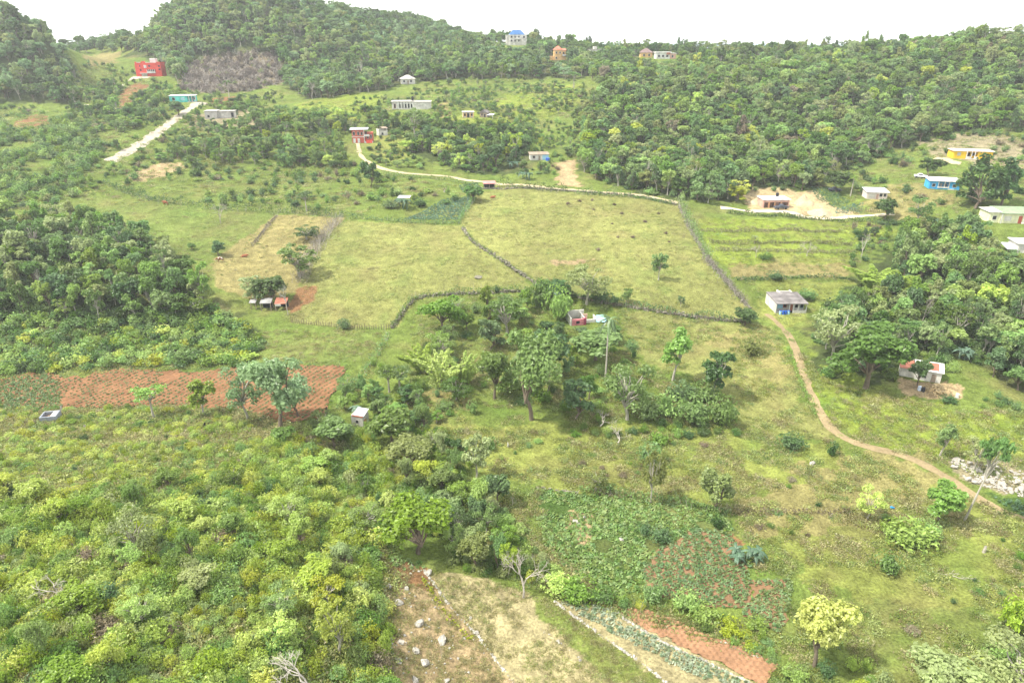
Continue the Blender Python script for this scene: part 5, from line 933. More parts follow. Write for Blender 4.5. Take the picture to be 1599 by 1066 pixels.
for o in [o for o in bpy.data.objects if o.name.startswith('tmp')]: bpy.data.objects.remove(o)
# roofless pink ruin by the palm
h = house('pinkruin', 'roofless_pink_ruin', 'roofless faded pink and maroon ruin beside the very tall palm', 10, 'ruin')
MB().box(-4.2, -3.9, -2.4, 2.6, -1.2, 1.9).box(-3.9, .4, 2.3, 2.6, -1.2, 2.1).box(-.9, -.6, -2.1, 2.3, -1.2, 1.8).box(-.6, 2.8, -1.2, -.9, -1.2, .8).box(2.5, 2.8, -.9, 1.6, -1.2, 1).build('wall', OLDW, h); MB().box(-3.9, -.9, -2.4, -2.1, -1.2, 1.6).build('front_wall', ROSE, h); MB().box(-.95, -.3, -2.46, -1.3, -1.2, 1.7).build('maroon_wall', MAROON, h); MB().box(-3.9, -.9, -2.1, 2.3, -1, -.3).build('floor', PINK, h); MB().box(-.6, 1.0, 1.2, 1.4, -1.2, 1.4).build('inner_wall', P_('peach_plaster', (.68, .46, .34)), h); win(h, -2.4, .4, .9, .8, -2.4, ROSE)
x, y, z = hitz(939, 503); t = MB().wedge(-1.3, 1.3, -.7, .8, .3, 1.5, .08).box(-1.2, -1.1, .6, .7, -.2, 1.5).box(1.1, 1.2, .6, .7, -.2, 1.5).build('tarpaulin', SKYB); t.location = (x, y, z); tag(t, 'pale blue tarpaulin propped beside the pink ruin', 'tarpaulin')
# sheds
h = house('redshed', 'red_roofed_shed', 'open shed with a faded red tin roof at the top corner of the right pasture', 6, 'shed')
MB().wedge(-2.3, 2.3, -1.7, 1.5, 1.9, 2.4, .08).build('roof', P_('faded_red_sheet', (.55, .24, .22), .8), h); MB().box(-2, 2, 1.1, 1.2, -.5, 2.2).build('back_wall', DARK, h)
for x in (-2, 0, 2): MB().box(x - .08, x + .08, -1.5, -1.35, -.6, 1.95).build('post', WOOD, h)
h = house('shelter', 'white_roofed_shelter', 'small open shelter with a white sheet roof among banana plants in the garden', -8, 'shelter')
MB().wedge(-2.1, 2.1, -1.3, 1.3, 2.2, 2.5, .1).build('roof', ZINC, h)
for x in (-1.9, 1.9):
    for y in (-1.1, 1.1): MB().box(x - .07, x + .07, y - .07, y + .07, -.6, 2.25).build('post', WOOD, h)
h = house('cattleshed', 'cattle_shed', 'rickety open cattle shed with patched zinc and rusty roof sheets at the pasture corner', 6, 'shed')
MB().wedge(-2.4, .4, -1.4, 1.2, 2.0, 2.5, .08).wedge(-5.2, -3.6, -.5, 1.2, 1.9, 2.2, .08).build('roof', P_('dull_sheet', (.3, .29, .28), .7, .6, 1.2), h); MB().wedge(1.2, 4.2, -1.6, 1.6, 1.8, 2.4, .08).build('rusty_roof', RUST, h)
for x, y in ((-2.2, -1.2), (.2, -1.2), (-2.2, 1), (.2, 1), (1.4, -1.4), (4, -1.4), (1.4, 1.4), (4, 1.4), (-5, .2), (-3.8, .2)): MB().box(x - .09, x + .09, y - .09, y + .09, -.8, 2.0).build('post', WOOD, h)
MB().box(1.4, 4, 1.2, 1.3, 0, 1.6).box(-2.2, .2, .9, 1.0, -.4, 1.3).build('back_wall', DARK, h); MB().box(1.4, 2.8, -1.7, -1.6, 1.3, 1.8).build('fascia', OLDW, h)
h = house('hut', 'block_hut', 'tiny grey block hut with a shining white sheet roof and one window among the trees', -16, 'hut'); h.scale = (.84, .84, .84)
MB().box(-1.4, 1.4, -1.4, 1.4, -1.5, 2.3).box(-1.4, -1.15, -1.4, 1.4, 2.3, 2.6).build('wall', CONC, h); MB().wedge(-1.2, 1.5, -1.1, 1.6, 2.36, 2.95, .08).build('roof', ZINC, h); MB().box(-1.1, 1.4, -1.44, -1.1, 2.3, 2.56).build('fascia', RUST, h); win(h, 0, .7, .6, .8, -1.4, CONC); MB().box(-.5, .4, 0, .1, 0, 0.1).build('sill', CONC, h)
MB().box(1.38, 1.46, -.9, .2, -.6, 1.5).build('door', RUST, h)
h = house('tank', 'open_water_tank', 'open square concrete water tank with a brown hole at the edge of the sunny scrub', 12, 'water tank')
MB().box(-1.4, -1.15, -1.2, 1.2, -.6, 1.1).box(1.15, 1.4, -1.2, 1.2, -.6, 1.1).box(-1.15, 1.15, -1.2, -.95, -.6, 1.1).box(-1.15, 1.15, .95, 1.2, -.6, 1.1).build('wall', P_('blue_grey_concrete', (.27, .29, .33)), h); MB().box(-1.15, 1.15, -.95, .95, .2, .4).build('bottom', P_('muddy', (.25, .16, .09)), h); MB().box(.35, 1.15, -.95, .95, .95, 1.06).build('cover_slab', CONC, h)

# ------------------------------------------------------------------ vehicles
def car(u, v, label, c, rz, pickup=False, s=1.0):
    x, y, z = hitz(u, v); t = empty('pickup_truck' if pickup else 'parked_car', (x, y, z + .05), R(rz)); t.scale = (s, s, s); tag(t, label, 'pickup' if pickup else 'car')
    pr = [(-2.1, .45), (-2.15, .85), (-1.95, 1.0), (-1.2, 1.02), (-.7, 1.5), (.3, 1.52), (.95, 1.0), (1.9, .92), (2.15, .75), (2.15, .45)] if not pickup else [(-2.4, .5), (-2.4, 1.1), (-.6, 1.1), (-.5, 1.7), (.5, 1.72), (1.1, 1.15), (2.2, 1.05), (2.35, .85), (2.35, .5)]
    n = len(pr); V = [(a, sy * .82 * (.86 if b > 1.2 else 1), b) for sy in (-1, 1) for a, b in pr]; m = MB().raw(V, [tuple(range(n))[::-1], tuple(range(n, 2 * n))] + [(i, (i + 1) % n, n + (i + 1) % n, n + i) for i in range(n)]); o = m.build('body', c, t)
    bv = o.modifiers.new('bevel', 'BEVEL'); bv.width = .05; bv.segments = 2
    g0, g1 = (-1.0, .72) if not pickup else (-.42, .9)
    MB().raw([(g0, -.835, 1.05), (g1, -.835, 1.05), (g1 - .5, -.74, 1.45), (g0 + .32, -.74, 1.45), (g0, .835, 1.05), (g1, .835, 1.05), (g1 - .5, .74, 1.45), (g0 + .32, .74, 1.45)], [(0, 1, 2, 3), (7, 6, 5, 4), (0, 4, 5, 1), (3, 2, 6, 7), (1, 5, 6, 2), (0, 3, 7, 4)]).build('window', DARK, t)
    for a in (-1.35, 1.35):
        for sy in (-.8, .8):
            k = 12; V = [(a + .33 * math.cos(i * 2 * math.pi / k), sy + d, .33 + .33 * math.sin(i * 2 * math.pi / k)) for d in (-.1, .1) for i in range(k)]; MB().raw(V, [tuple(range(k)), tuple(range(k, 2 * k))[::-1]] + [(i, k + i, k + (i + 1) % k, (i + 1) % k) for i in range(k)]).build('wheel', BLACKT, t)
    for sy in (-.55, .55): MB().box(2.1, 2.2, sy - .18, sy + .18, .62, .78).build('headlight', WHITE, t)
car(1219, 327, 'dark grey pickup parked before the unfinished pink house', P_('dark_car_paint', (.06, .07, .09), .35, .9, 1.1, 1, .5), 8, True)
car(1303, 299, 'dark car in the shade of the broad tree by the garden', P_('dark_car_paint', (.06, .07, .09)), -10)
car(1437, 278, 'white car parked at the left end of the blue house', P_('white_car_paint', (.75, .75, .76), .35, .9, 1.1, 1, .5), -25)

# marl heaps
def heap(u, v, wp, hp, label, mat=MMARL):
    x, y, z = hitz(u, v); d = depth(x, y, z); Wd = wp * d / FPX / 2; Hh = hp * d / FPX; n = 26
    a, b_ = np.meshgrid(np.linspace(-1, 1, n), np.linspace(-1, 1, n), indexing='ij'); k = np.clip(1 - np.hypot(a, b_), 0, 1) ** .8; X, Y = x + a * Wd, y + b_ * Wd * .8
    Z = H(X, Y) - .15 + k * Hh * (.75 + .5 * vnoise(X, Y, 1.4, 51)); i = np.arange(n * n).reshape(n, n); F_ = np.stack([i[:-1, :-1], i[1:, :-1], i[1:, 1:], i[:-1, 1:]], -1).reshape(-1, 4)
    return tag(mesh_obj('marl_heap', np_mesh('marl_heap', np.stack([X, Y, Z], -1).reshape(-1, 3), F_, [mat], smooth=True)), label, 'earth heap')
heap(1255, 318, 34, 14, 'pale flat-topped marl heap right of the unfinished pink house', MDIRT); heap(1280, 334, 40, 10, 'lower marl heap spilling to the road', MDIRT); heap(1180, 318, 26, 9, 'marl bank left of the unfinished pink house', MDIRT)
sx, sy_, sz_ = hitz(1465, 612); o = mesh_obj('straw_heap', BUSH[5]); o.location = (sx, sy_, sz_ - .2); o.scale = (1.5, 1.3, .75); o.color = (.33, .26, .13, 1); tag(o, 'big heap of dry straw and cut branches before the tin-roofed ruin', 'straw heap')
for u, v, s_, lab in ((965, 694, .9, 'grey uprooted tree with tangled roots in the meadow below the grove'), (938, 668, .8, 'brown dead stump with hanging fronds at the foot of the grove')):
    x, y, z = hitz(u, v); o = mesh_obj('fallen_tree', BARE[1]); o.location = (x, y, z + .6); o.rotation_euler = (R(75), R(20), s_ * 3); o.scale = (.7, .7, .55); tag(o, lab, 'dead tree')
for u, v, lab in ((1465, 895, 'fallen grey branch lying in the lower right meadow'), (1490, 900, 'second grey branch right of the first in the lower right meadow')):
    x, y, z = hitz(u, v); o = mesh_obj('fallen_branch', BARE[2]); o.location = (x, y, z + .1); o.rotation_euler = (R(85), 0, u); o.scale = (.3, .3, .42); tag(o, lab, 'branch')
for u, v, hh, lab in ((179, 656, .8, 'short charred stump in the sunny scrub'), (320, 666, .8, 'charred stump right of the pole-like tree'), (510, 645, 1.35, 'tall charred stump at the corner of the red field near the hut'), (97, 642, 1.3, 'tree stump with a flat top behind the water tank'), (133, 670, .9, 'pale broken stump by the sunny scrub stones'), (1536, 862, 1.1, 'broken dead stump at the right side of the meadow')):
    x, y, z = hitz(u, v); V, F_ = tube([(0, 0, -.3), (.02, 0, hh * .5), (.06, .03, hh)], [.24, .19, .15], 7); m = np_mesh('stump', V, F_, [BLACKT if 'charred' in lab else MDEAD]); o = mesh_obj('stump', m); o.location = (x, y, z); tag(o, lab, 'stump')
x, y, z = hitz(793, 697); o = mesh_obj('marker_stake', np_mesh('marker_stake', *tube([(0, 0, -.2), (.03, 0, .5), (.0, .02, .95)], [.1, .12, .07], 6), [WHITE])); o.location = (x, y, z); tag(o, 'small white stake standing in the meadow', 'stake')
x, y, z = hitz(1393, 794); o = mesh_obj('plastic_sack', rock_mesh(300)); o.data.materials.clear(); o.data.materials.append(P_('bright_blue', (.03, .3, .65))); o.location = (x, y, z + .2); o.scale = (.33, .3, .42); tag(o, 'small bright blue sack on the dry meadow', 'sack')

# ------------------------------------------------------------------ cattle: one skinned body each
def cow(u, v, rz, c, label, lying=False, pose=0):
    x, y, z = hitz(u, v); L = .35 if lying else .95
    J = [(0, 0, L), (.55, 0, L + .05), (-.55, 0, L + .02), (.85, 0, L + .22), (1.15, 0, L + .18 - .35 * pose), (1.38, 0, L + .04 - .5 * pose), (-.82, 0, L - .05), (-.92, 0, L - .5)]
    E = [(0, 1), (0, 2), (1, 3), (3, 4), (4, 5), (2, 6), (6, 7)]; Rr = [.36, .33, .32, .19, .15, .1, .06, .04]
    for sx, b in ((1, 1), (-1, 2)):
        for sy in (-.17, .17):
            k = len(J)
            if lying: J += [(sx * .6, sy * 1.7, .18), (sx * .6 + .3, sy * 2.0, .07)]; Rr += [.11, .06]; E += [(b, k), (k, k + 1)]
            else: J += [(sx * .58 - .03, sy * 1.05, .52), (sx * .58 + (.03 if sx > 0 else -.06), sy, .27), (sx * .58, sy, 0)]; Rr += [.11, .065, .06]; E += [(b, k), (k, k + 1), (k + 1, k + 2)]
    for sy in (-1, 1): k = len(J); J.append((1.12, sy * .2, L + .25 - .3 * pose)); Rr.append(.04); E.append((4, k))
    bm = bmesh.new(); lay = bm.verts.layers.skin.verify(); vs = []
    for p, r_ in zip(J, Rr): q = bm.verts.new(p); q[lay].radius = (r_, r_ * 1.15); vs.append(q)
    vs[0][lay].use_root = True
    for a, b in E: bm.edges.new((vs[a], vs[b]))
    me = bpy.data.meshes.new('cow'); bm.to_mesh(me); bm.free(); me.materials.append(c); o = mesh_obj('cow', me); o.modifiers.new('skin', 'SKIN'); sb = o.modifiers.new('subdivision', 'SUBSURF'); sb.levels = 1; sb.render_levels = 1
    o.location = (x, y, z); o.rotation_euler = (0, 0, R(rz)); return tag(o, label, 'cow')
m, t, b = node_mat('brown_white_hide', .8); ns = t.nodes.new('ShaderNodeTexNoise'); ns.inputs['Scale'].default_value = 1.7; tc2 = t.nodes.new('ShaderNodeTexCoord'); t.links.new(tc2.outputs['Object'], ns.inputs['Vector']); rr = t.nodes.new('ShaderNodeValToRGB'); rr.color_ramp.interpolation = 'CONSTANT'; rr.color_ramp.elements[0].color = (.2, .085, .04, 1); rr.color_ramp.elements[1].color = (.7, .66, .58, 1); rr.color_ramp.elements[1].position = .52; t.links.new(ns.outputs['Fac'], rr.inputs[0]); t.links.new(rr.outputs[0], b.inputs['Base Color']); HIDE = m
BROWN = P_('red_brown_hide', (.33, .12, .06)); 
cow(259, 320, 170, BROWN, 'red-brown cow at the top edge of the green left pasture'); cow(345, 409, 200, HIDE, 'brown and white cow at the corner of the tan pasture', False, 1); cow(381, 401, 20, BROWN, 'reddish calf lying in the tan pasture', True); cow(769, 309, 10, BROWN, 'red-brown cow lying below the red-roofed shed', True)

# ------------------------------------------------------------------ woods and bush: sites first, then the largest in view one by one, the rest as a mass
HOUSEPX = {}
for k, (X, Y, Z, r) in PLOT.items():
    u, v, d = project(X, Y, Z + 1.5)
    if k in ('farflat', 'farbox', 'fargrey'): continue
    HOUSEPX[k] = (u, v, r * .75 * FPX / d, math.hypot(X, Y))
def free(x, y, W_, Hh, z, strict=True):
    for k, (X, Y, Z, r) in PLOT.items():
        if math.hypot(x - X, y - Y) < r * .95 + W_ * .45: return False
    for hx_, hy_, hr in HEROXY:
        if (x - hx_) ** 2 + (y - hy_) ** 2 < (hr + W_ * .28) ** 2: return False
    for P, hw_ in ROADS:
        if ((P[:, 0] - x) ** 2 + (P[:, 1] - y) ** 2).min() < (hw_ + W_ * .42) ** 2: return False
    if strict:
        ut, vt, dt = project(x, y, z + Hh); ub, vb, db = project(x, y, z); hwp = W_ * .5 * FPX / db; dist = math.hypot(x, y)
        for k, (u, v, rp_, ds) in HOUSEPX.items():
            if dist < ds - 2 and abs(ub - u) < rp_ + hwp * .8 and vt < v + rp_ * .22 and vb > v - rp_ * .3: return False
    return True
BARESOIL = zpoly['soil'] + zpoly['marl'] + zpoly['brown']
SITES = []   # kind, x, y, z, W, H, colour, area
def scatter(area, px, spacing, Wr, Hr, mix, kind, jitter=.5, strict=True, keep=1.0, seed=0, world=None, cover=None):
    r = np.random.default_rng(500 + seed); pol = outline(px, 20) if world is None else np.array(world, float); x0, y0 = pol.min(0); x1, y1 = pol.max(0)
    gx, gy = np.meshgrid(np.arange(x0, x1, spacing), np.arange(y0, y1, spacing * .87)); gx = gx + (np.arange(gx.shape[0]) % 2)[:, None] * spacing * .5
    X = gx.ravel() + r.normal(size=gx.size) * spacing * jitter * .5; Y = gy.ravel() + r.normal(size=gx.size) * spacing * jitter * .5; ok = inside(X, Y, pol) & (r.random(len(X)) < keep)
    if cover: ok &= vnoise(X, Y, cover[0], 60 + seed) > cover[1]
    for sp_ in BARESOIL: ok &= ~inside(X, Y, sp_)
    X, Y = X[ok], Y[ok]; Z = H(X, Y); names = list(mix); pr = np.array([mix[k] for k in names]); pr = pr / pr.sum()
    for x, y, z in zip(X, Y, Z):
        W_ = Wr[0] + (Wr[1] - Wr[0]) * r.random() ** 1.4; Hh = (Hr[0] + (Hr[1] - Hr[0]) * r.random() ** 1.2) * (1.35 if kind == 'tree' and r.random() < .08 else 1)
        if not free(x, y, W_, Hh, z, strict): continue
        SITES.append((kind, x, y, z, W_, Hh, names[r.choice(len(names), p=pr)], area))
WOOD = {'dark': 1.6, 'mid': 5, 'light': 3.2, 'grey': 2.0, 'lush': 1, 'yellow': .4, 'dry': .2}
A_KNOLL = [(-70, 348), (60, 350), (150, 358), (225, 378), (285, 420), (325, 475), (300, 500), (180, 505), (0, 500), (-70, 500)]
scatter('on the left knoll', A_KNOLL, 4.6, (4.5, 8), (5, 9), {'dark': 1.8, 'mid': 5, 'light': 2.5, 'grey': 2.5, 'lush': 1}, 'tree', seed=1)
scatter('low on the left knoll', [(-60, 500), (180, 505), (330, 478), (380, 508), (400, 522), (420, 545), (372, 572), (310, 574), (200, 572), (110, 578), (0, 588), (-60, 592)], 2.3, (2.5, 4.5), (1.4, 2.8), {'dark': 1, 'mid': 4, 'light': 4, 'yellow': 1}, 'bush', seed=2)
scatter('on the right-hand hill', [(905, 268), (915, 190), (940, 130), (1000, 100), (1200, 98), (1300, 90), (1450, 75), (1599, 62), (1720, 62), (1720, 200), (1500, 208), (1440, 224), (1330, 264), (1270, 294), (1150, 320), (1075, 316), (980, 300)], 4.9, (5.5, 9), (5, 9.5), WOOD, 'tree', seed=3, strict=True)
scatter('on the central hill', [(180, 80), (215, 70), (265, 25), (300, -5), (350, -30), (430, -20), (480, 10), (560, 50), (740, 78), (830, 78), (900, 92), (935, 115), (900, 124), (700, 124), (600, 142), (480, 158), (445, 132), (440, 95), (390, 78), (300, 92), (285, 140), (240, 90)], 5.4, (5.5, 9.5), (6, 10), {'dark': 2, 'mid': 5, 'light': 2, 'grey': 3, 'blue': 2}, 'tree', seed=4)
scatter('on the far left hill', [(-160, 20), (30, 28), (72, 52), (118, 112), (118, 163), (0, 162), (-160, 165)], 5.6, (5, 9), (5.5, 10), {'dark': 3, 'mid': 3, 'grey': 2, 'blue': 2}, 'tree', seed=5)
scatter('on the ridge', [], 7, (5, 8), (5, 9), {'dark': 3, 'mid': 3, 'grey': 2}, 'tree', seed=6, strict=True, world=[(-40, 470), (60, 480), (140, 440), (300, 415), (400, 390), (420, 470), (60, 560), (-60, 560)])
scatter('on the ridge', [], 7, (6, 9), (6, 10), {'dark': 3, 'mid': 3, 'blue': 2}, 'tree', seed=7, strict=False, world=[(-250, 590), (-30, 590), (-30, 690), (-250, 690)])
scatter('on the ridge', [(830, 74), (1000, 84), (1010, 110), (935, 132), (890, 110)], 5.2, (4.5, 8), (4.5, 8.5), {'dark': 3, 'mid': 4, 'light': 1.5}, 'tree', seed=57)
scatter('on the second hill', [(470, 12), (560, 22), (640, 18), (745, 58), (745, 92), (560, 80), (480, 45)], 6.5, (6, 9), (6, 9), {'dark': 3, 'mid': 3, 'blue': 2}, 'tree', seed=50)
scatter('in the far saddle', [(112, 60), (205, 60), (222, 74), (190, 82), (130, 84)], 6.5, (5, 8), (5, 8), {'dark': 3, 'mid': 3, 'blue': 2}, 'tree', seed=53, strict=False)
scatter('in the far saddle', [], 7, (6, 9), (6, 9), {'dark': 3, 'mid': 3, 'blue': 2}, 'tree', seed=8, strict=False, world=[(-420, 500), (-300, 500), (-260, 560), (-420, 560)])
scatter('between the dirt road and the upland pasture', [(660, 205), (760, 198), (830, 215), (835, 255), (780, 272), (690, 262), (630, 235)], 5.2, (4.5, 8), (4.5, 8), {'dark': 3, 'mid': 4, 'light': 2, 'yellow': .6}, 'tree', seed=9)
scatter('below the upland pasture', [(400, 195), (545, 182), (560, 210), (545, 262), (480, 268), (330, 262), (215, 268), (290, 215)], 5.4, (4, 7.5), (3.5, 7), {'dark': 2.5, 'mid': 4, 'light': 3, 'grey': 1, 'yellow': .5}, 'tree', seed=10, cover=(16, .2))
scatter('below the block house', [(560, 170), (640, 178), (700, 190), (700, 215), (600, 215)], 4.6, (3, 6), (2.5, 5), {'dark': 2, 'mid': 4, 'light': 3}, 'tree', seed=11)
scatter('in the right-hand wood', [(1405, 378), (1520, 360), (1550, 430), (1599, 440), (1690, 450), (1690, 615), (1599, 615), (1530, 590), (1500, 562), (1430, 560), (1380, 600), (1310, 588), (1275, 555), (1285, 500), (1340, 468), (1395, 430)], 4.6, (4.5, 8), (5, 9.5), {'dark': 2, 'mid': 5, 'light': 2, 'grey': 2.5, 'yellow': .4}, 'tree', seed=12)
scatter('on the bank above the right-hand wood', [(1330, 352), (1420, 342), (1530, 345), (1540, 360), (1400, 380), (1345, 415), (1330, 420)], 3.2, (2, 4), (1.3, 3), {'mid': 4, 'light': 2, 'dark': 2, 'dry': 1}, 'bush', seed=13, keep=.8)
scatter('beside the houses on the right', [(1440, 215), (1599, 205), (1700, 215), (1700, 330), (1540, 330), (1380, 320), (1300, 290), (1340, 262)], 5.5, (2, 4.5), (1.3, 3.2), {'mid': 4, 'light': 2, 'dark': 3, 'dry': 1}, 'bush', seed=14, cover=(14, .45))
scatter('on the slope left of the white road', [(-80, 170), (50, 205), (110, 180), (180, 245), (230, 300), (150, 300), (60, 325), (-80, 330)], 3.3, (2.2, 5), (1.4, 3.6), {'mid': 4, 'light': 4, 'dark': 2, 'grey': 1}, 'bush', seed=15, cover=(10, .28))
scatter('around the white road', [(100, 170), (170, 125), (240, 125), (300, 175), (240, 240), (170, 240), (110, 190)], 4.2, (2.5, 6), (2, 5), {'mid': 4, 'light': 3, 'dark': 3}, 'tree', seed=16, cover=(12, .47))
scatter('on the upland pasture', [(690, 130), (900, 118), (930, 130), (905, 180), (860, 205), (700, 195), (560, 165)], 7, (2.5, 5.5), (2, 4.5), {'mid': 4, 'light': 3, 'dark': 2, 'grey': 2}, 'tree', seed=17, cover=(20, .42))
scatter('along the upper houses', [(540, 180), (640, 185), (700, 200), (860, 205), (930, 185), (900, 270), (840, 275), (690, 268), (590, 262), (545, 215)], 5.0, (2, 5), (1.5, 4), {'mid': 4, 'light': 3, 'dark': 3, 'yellow': .7}, 'tree', seed=51, cover=(11, .34))
scatter('around the upper left houses', [(120, 120), (240, 125), (290, 150), (420, 150), (470, 165), (420, 200), (300, 200), (200, 190), (110, 175)], 5.5, (2.5, 6), (2, 5), {'mid': 4, 'dark': 3, 'light': 2, 'grey': 1}, 'tree', seed=52, cover=(13, .5))
scatter('between the pastures and the dirt road', [(230, 275), (330, 262), (480, 268), (555, 262), (590, 275), (700, 285), (720, 320), (560, 338), (430, 326), (330, 320)], 5, (1.8, 4.5), (1.0, 3.2), {'mid': 4, 'light': 3, 'dark': 3, 'dry': 1}, 'bush', seed=18, cover=(13, .38))
scatter('on the upper left slopes', [(-60, 165), (120, 170), (240, 125), (420, 165), (560, 180), (555, 262), (330, 262), (215, 268), (110, 300), (-60, 330)], 3.0, (1.4, 3.6), (.9, 2.4), {'mid': 4, 'light': 3, 'dark': 2, 'lush': 1, 'dry': .4}, 'bush', seed=60, cover=(9, .42))
scatter('on the upper middle slopes', [(460, 165), (690, 140), (910, 125), (930, 185), (900, 275), (700, 270), (590, 262), (540, 200)], 3.4, (1.2, 3.4), (.8, 2.2), {'mid': 4, 'light': 3, 'dark': 2, 'dry': .4}, 'bush', seed=61, cover=(9, .46))
scatter('along the far hill meadow', [(115, 165), (112, 112), (150, 95), (205, 110), (240, 126), (300, 165), (200, 190)], 3.6, (1.4, 4), (1, 3), {'mid': 4, 'light': 3, 'dark': 2}, 'bush', seed=62, cover=(10, .62))
scatter('at the edge of the red field', [(-60, 636), (100, 640), (270, 634), (380, 642), (430, 662), (380, 668), (260, 652), (100, 655), (-60, 655)], 1.8, (.7, 2.0), (.4, 1.3), {'near': 4, 'lime': 3, 'lush': 2}, 'nearbush', seed=63)
# near slope
A_NEAR = [(-90, 770), (120, 770), (300, 760), (430, 690), (540, 672), (600, 700), (640, 780), (590, 862), (600, 900), (610, 1000), (616, 1120), (-90, 1120)]
NEARMIX = {'lush': 3, 'near': 5, 'lime': 3.0, 'grey': .7, 'dark': .3, 'dry': .2}
scatter('on the near slope', A_NEAR, 6.5, (3, 6), (3.2, 5.6), {'lush': 4, 'near': 5, 'lime': 1, 'grey': .8}, 'neartree', seed=54, strict=False, keep=.5)
scatter('on the near slope', A_NEAR, 1.8, (1.5, 3.5), (1.1, 2.7), NEARMIX, 'nearbush', seed=19, cover=(9, .2), strict=False)
scatter('on the near slope', A_NEAR, 1.35, (.9, 1.9), (.7, 1.5), NEARMIX, 'nearbush', seed=20, strict=False)
scatter('in the sunny scrub', [(-90, 648), (100, 650), (260, 645), (420, 662), (480, 680), (430, 700), (300, 765), (-90, 775)], 1.9, (.8, 2.4), (.5, 1.4), {'lime': 5, 'near': 4, 'lush': 1.6, 'dark': .3}, 'nearbush', seed=21, cover=(6, .3))
scatter('in the thicket below the hut', [(440, 672), (520, 655), (640, 650), (700, 700), (770, 800), (845, 880), (820, 915), (760, 905), (700, 880), (640, 780), (600, 700)], 3.4, (3, 6), (3, 6.5), {'mid': 4, 'light': 3, 'grey': 2.5, 'dark': 1.5, 'yellow': 1}, 'neartree', seed=22)
scatter('in the thicket below the hut', [(440, 672), (520, 655), (640, 650), (720, 690), (790, 800), (870, 890), (840, 925), (740, 905), (680, 880), (640, 780), (600, 700)], 1.7, (1.2, 2.6), (.9, 2.2), {'mid': 4, 'light': 4, 'grey': 1.5, 'yellow': 1.5}, 'nearbush', seed=23)
scatter('in the thicket around the hut', [(520, 640), (560, 590), (640, 600), (700, 660), (640, 670), (520, 672)], 3.2, (2.5, 5), (2, 4.6), {'mid': 4, 'dark': 2, 'light': 3}, 'neartree', seed=24)
scatter('in the middle grove', [(648, 500), (740, 478), (860, 480), (990, 530), (1000, 655), (820, 660), (740, 640), (660, 605)], 5.6, (4, 7), (3.2, 6.8), {'mid': 4, 'dark': 1.5, 'light': 3, 'lush': 2}, 'neartree', seed=55, cover=(11, .38))
scatter('between the grove and the thicket', [(560, 560), (660, 600), (740, 645), (900, 665), (900, 690), (760, 720), (700, 690), (640, 650)], 3.6, (1.6, 4), (1.2, 3.4), {'mid': 4, 'lush': 3, 'light': 3}, 'nearbush', seed=56, cover=(8, .36))
scatter('in the middle grove', [(640, 520), (730, 480), (840, 500), (1000, 540), (1000, 660), (820, 660), (740, 630)], 4.4, (1.4, 3.6), (.9, 2.8), {'mid': 4, 'dark': 3, 'light': 3}, 'nearbush', seed=25, cover=(9, .34))
scatter('in the row below the yellow slope', [(890, 650), (1000, 630), (1140, 640), (1150, 680), (900, 690)], 2.3, (1.4, 3), (.9, 2.2), {'mid': 4, 'dark': 2, 'light': 3}, 'nearbush', seed=26, cover=(6, .35))
scatter('on the meadow', [(640, 690), (1150, 690), (1450, 760), (1640, 830), (1640, 1080), (1320, 1060), (1240, 880), (1150, 800), (850, 760)], 3.6, (.7, 2.0), (.4, 1.2), {'mid': 4, 'dry': 2.4, 'light': 3, 'dark': 1}, 'nearbush', seed=27, cover=(8, .55))
scatter('on the bank above the cabbages', [(850, 900), (960, 930), (1090, 950), (1180, 985), (1230, 1030), (1200, 1030), (1060, 968), (960, 946), (860, 930)], 1.5, (1, 2.2), (.6, 1.6), {'mid': 3, 'light': 4, 'yellow': 2}, 'nearbush', seed=28)
scatter('below the right-hand wood', [(1260, 500), (1290, 590), (1400, 605), (1500, 640), (1620, 640), (1620, 600), (1500, 560)], 2.6, (1.2, 2.8), (.8, 2), {'mid': 4, 'light': 3, 'dark': 2}, 'nearbush', seed=29, cover=(6, .45))
scatter('at the bottom right edge', [(1330, 1040), (1450, 1060), (1640, 980), (1640, 1120), (1330, 1120)], 1.8, (1.2, 2.6), (.8, 2), {'light': 4, 'grey': 2, 'yellow': 3}, 'nearbush', seed=30)
for sd in (-1, 1):
    wp_ = [(sd * 85, 50), (sd * 150, 50), (sd * 330, 300), (sd * 400, 400), (sd * 310, 380), (sd * 190, 235), (sd * 115, 120)]
    scatter('beyond the edge', [], 8.5, (4.5, 8), (4.5, 9), WOOD, 'tree', seed=70 + sd, world=wp_, cover=(22, .38)); scatter('beyond the edge', [], 4.2, (1.5, 4), (1, 2.6), {'mid': 4, 'light': 3, 'lush': 2}, 'bush', seed=74 + sd, world=wp_, cover=(12, .36))

def on_screen(s):
    u, v, d = project(s[1], s[2], s[3] + s[5] * .6); w_ = s[4] * FPX / d
    if u < -w_ * .3 or u > 1599 + w_ * .3 or v < -w_ * .3 or v > 1066 + w_ * .4: return 0
    return w_ * s[5] * FPX / d
def budget(kinds, n):
    L = [(on_screen(s), i) for i, s in enumerate(SITES) if s[0] in kinds]; L.sort(reverse=True); return {i for a, i in L[:n] if a > 0}
N_HT = sum(1 for h in HERO if h[0] not in ('palm', 'bamboo')); N_HB = len(LONE)
PICK_T = budget(('tree', 'neartree'), 298 - N_HT); PICK_B = budget(('bush', 'nearbush'), 298 - N_HB)
STY = {'tree': ['dome', 'dome', 'tall', 'airy', 'column'], 'neartree': ['fine', 'fine', 'fineairy']}
MASS_T, MASS_B = [], []
SIZE = lambda s, a, b_: 'small' if s < a else ('large' if s > b_ else 'middling')
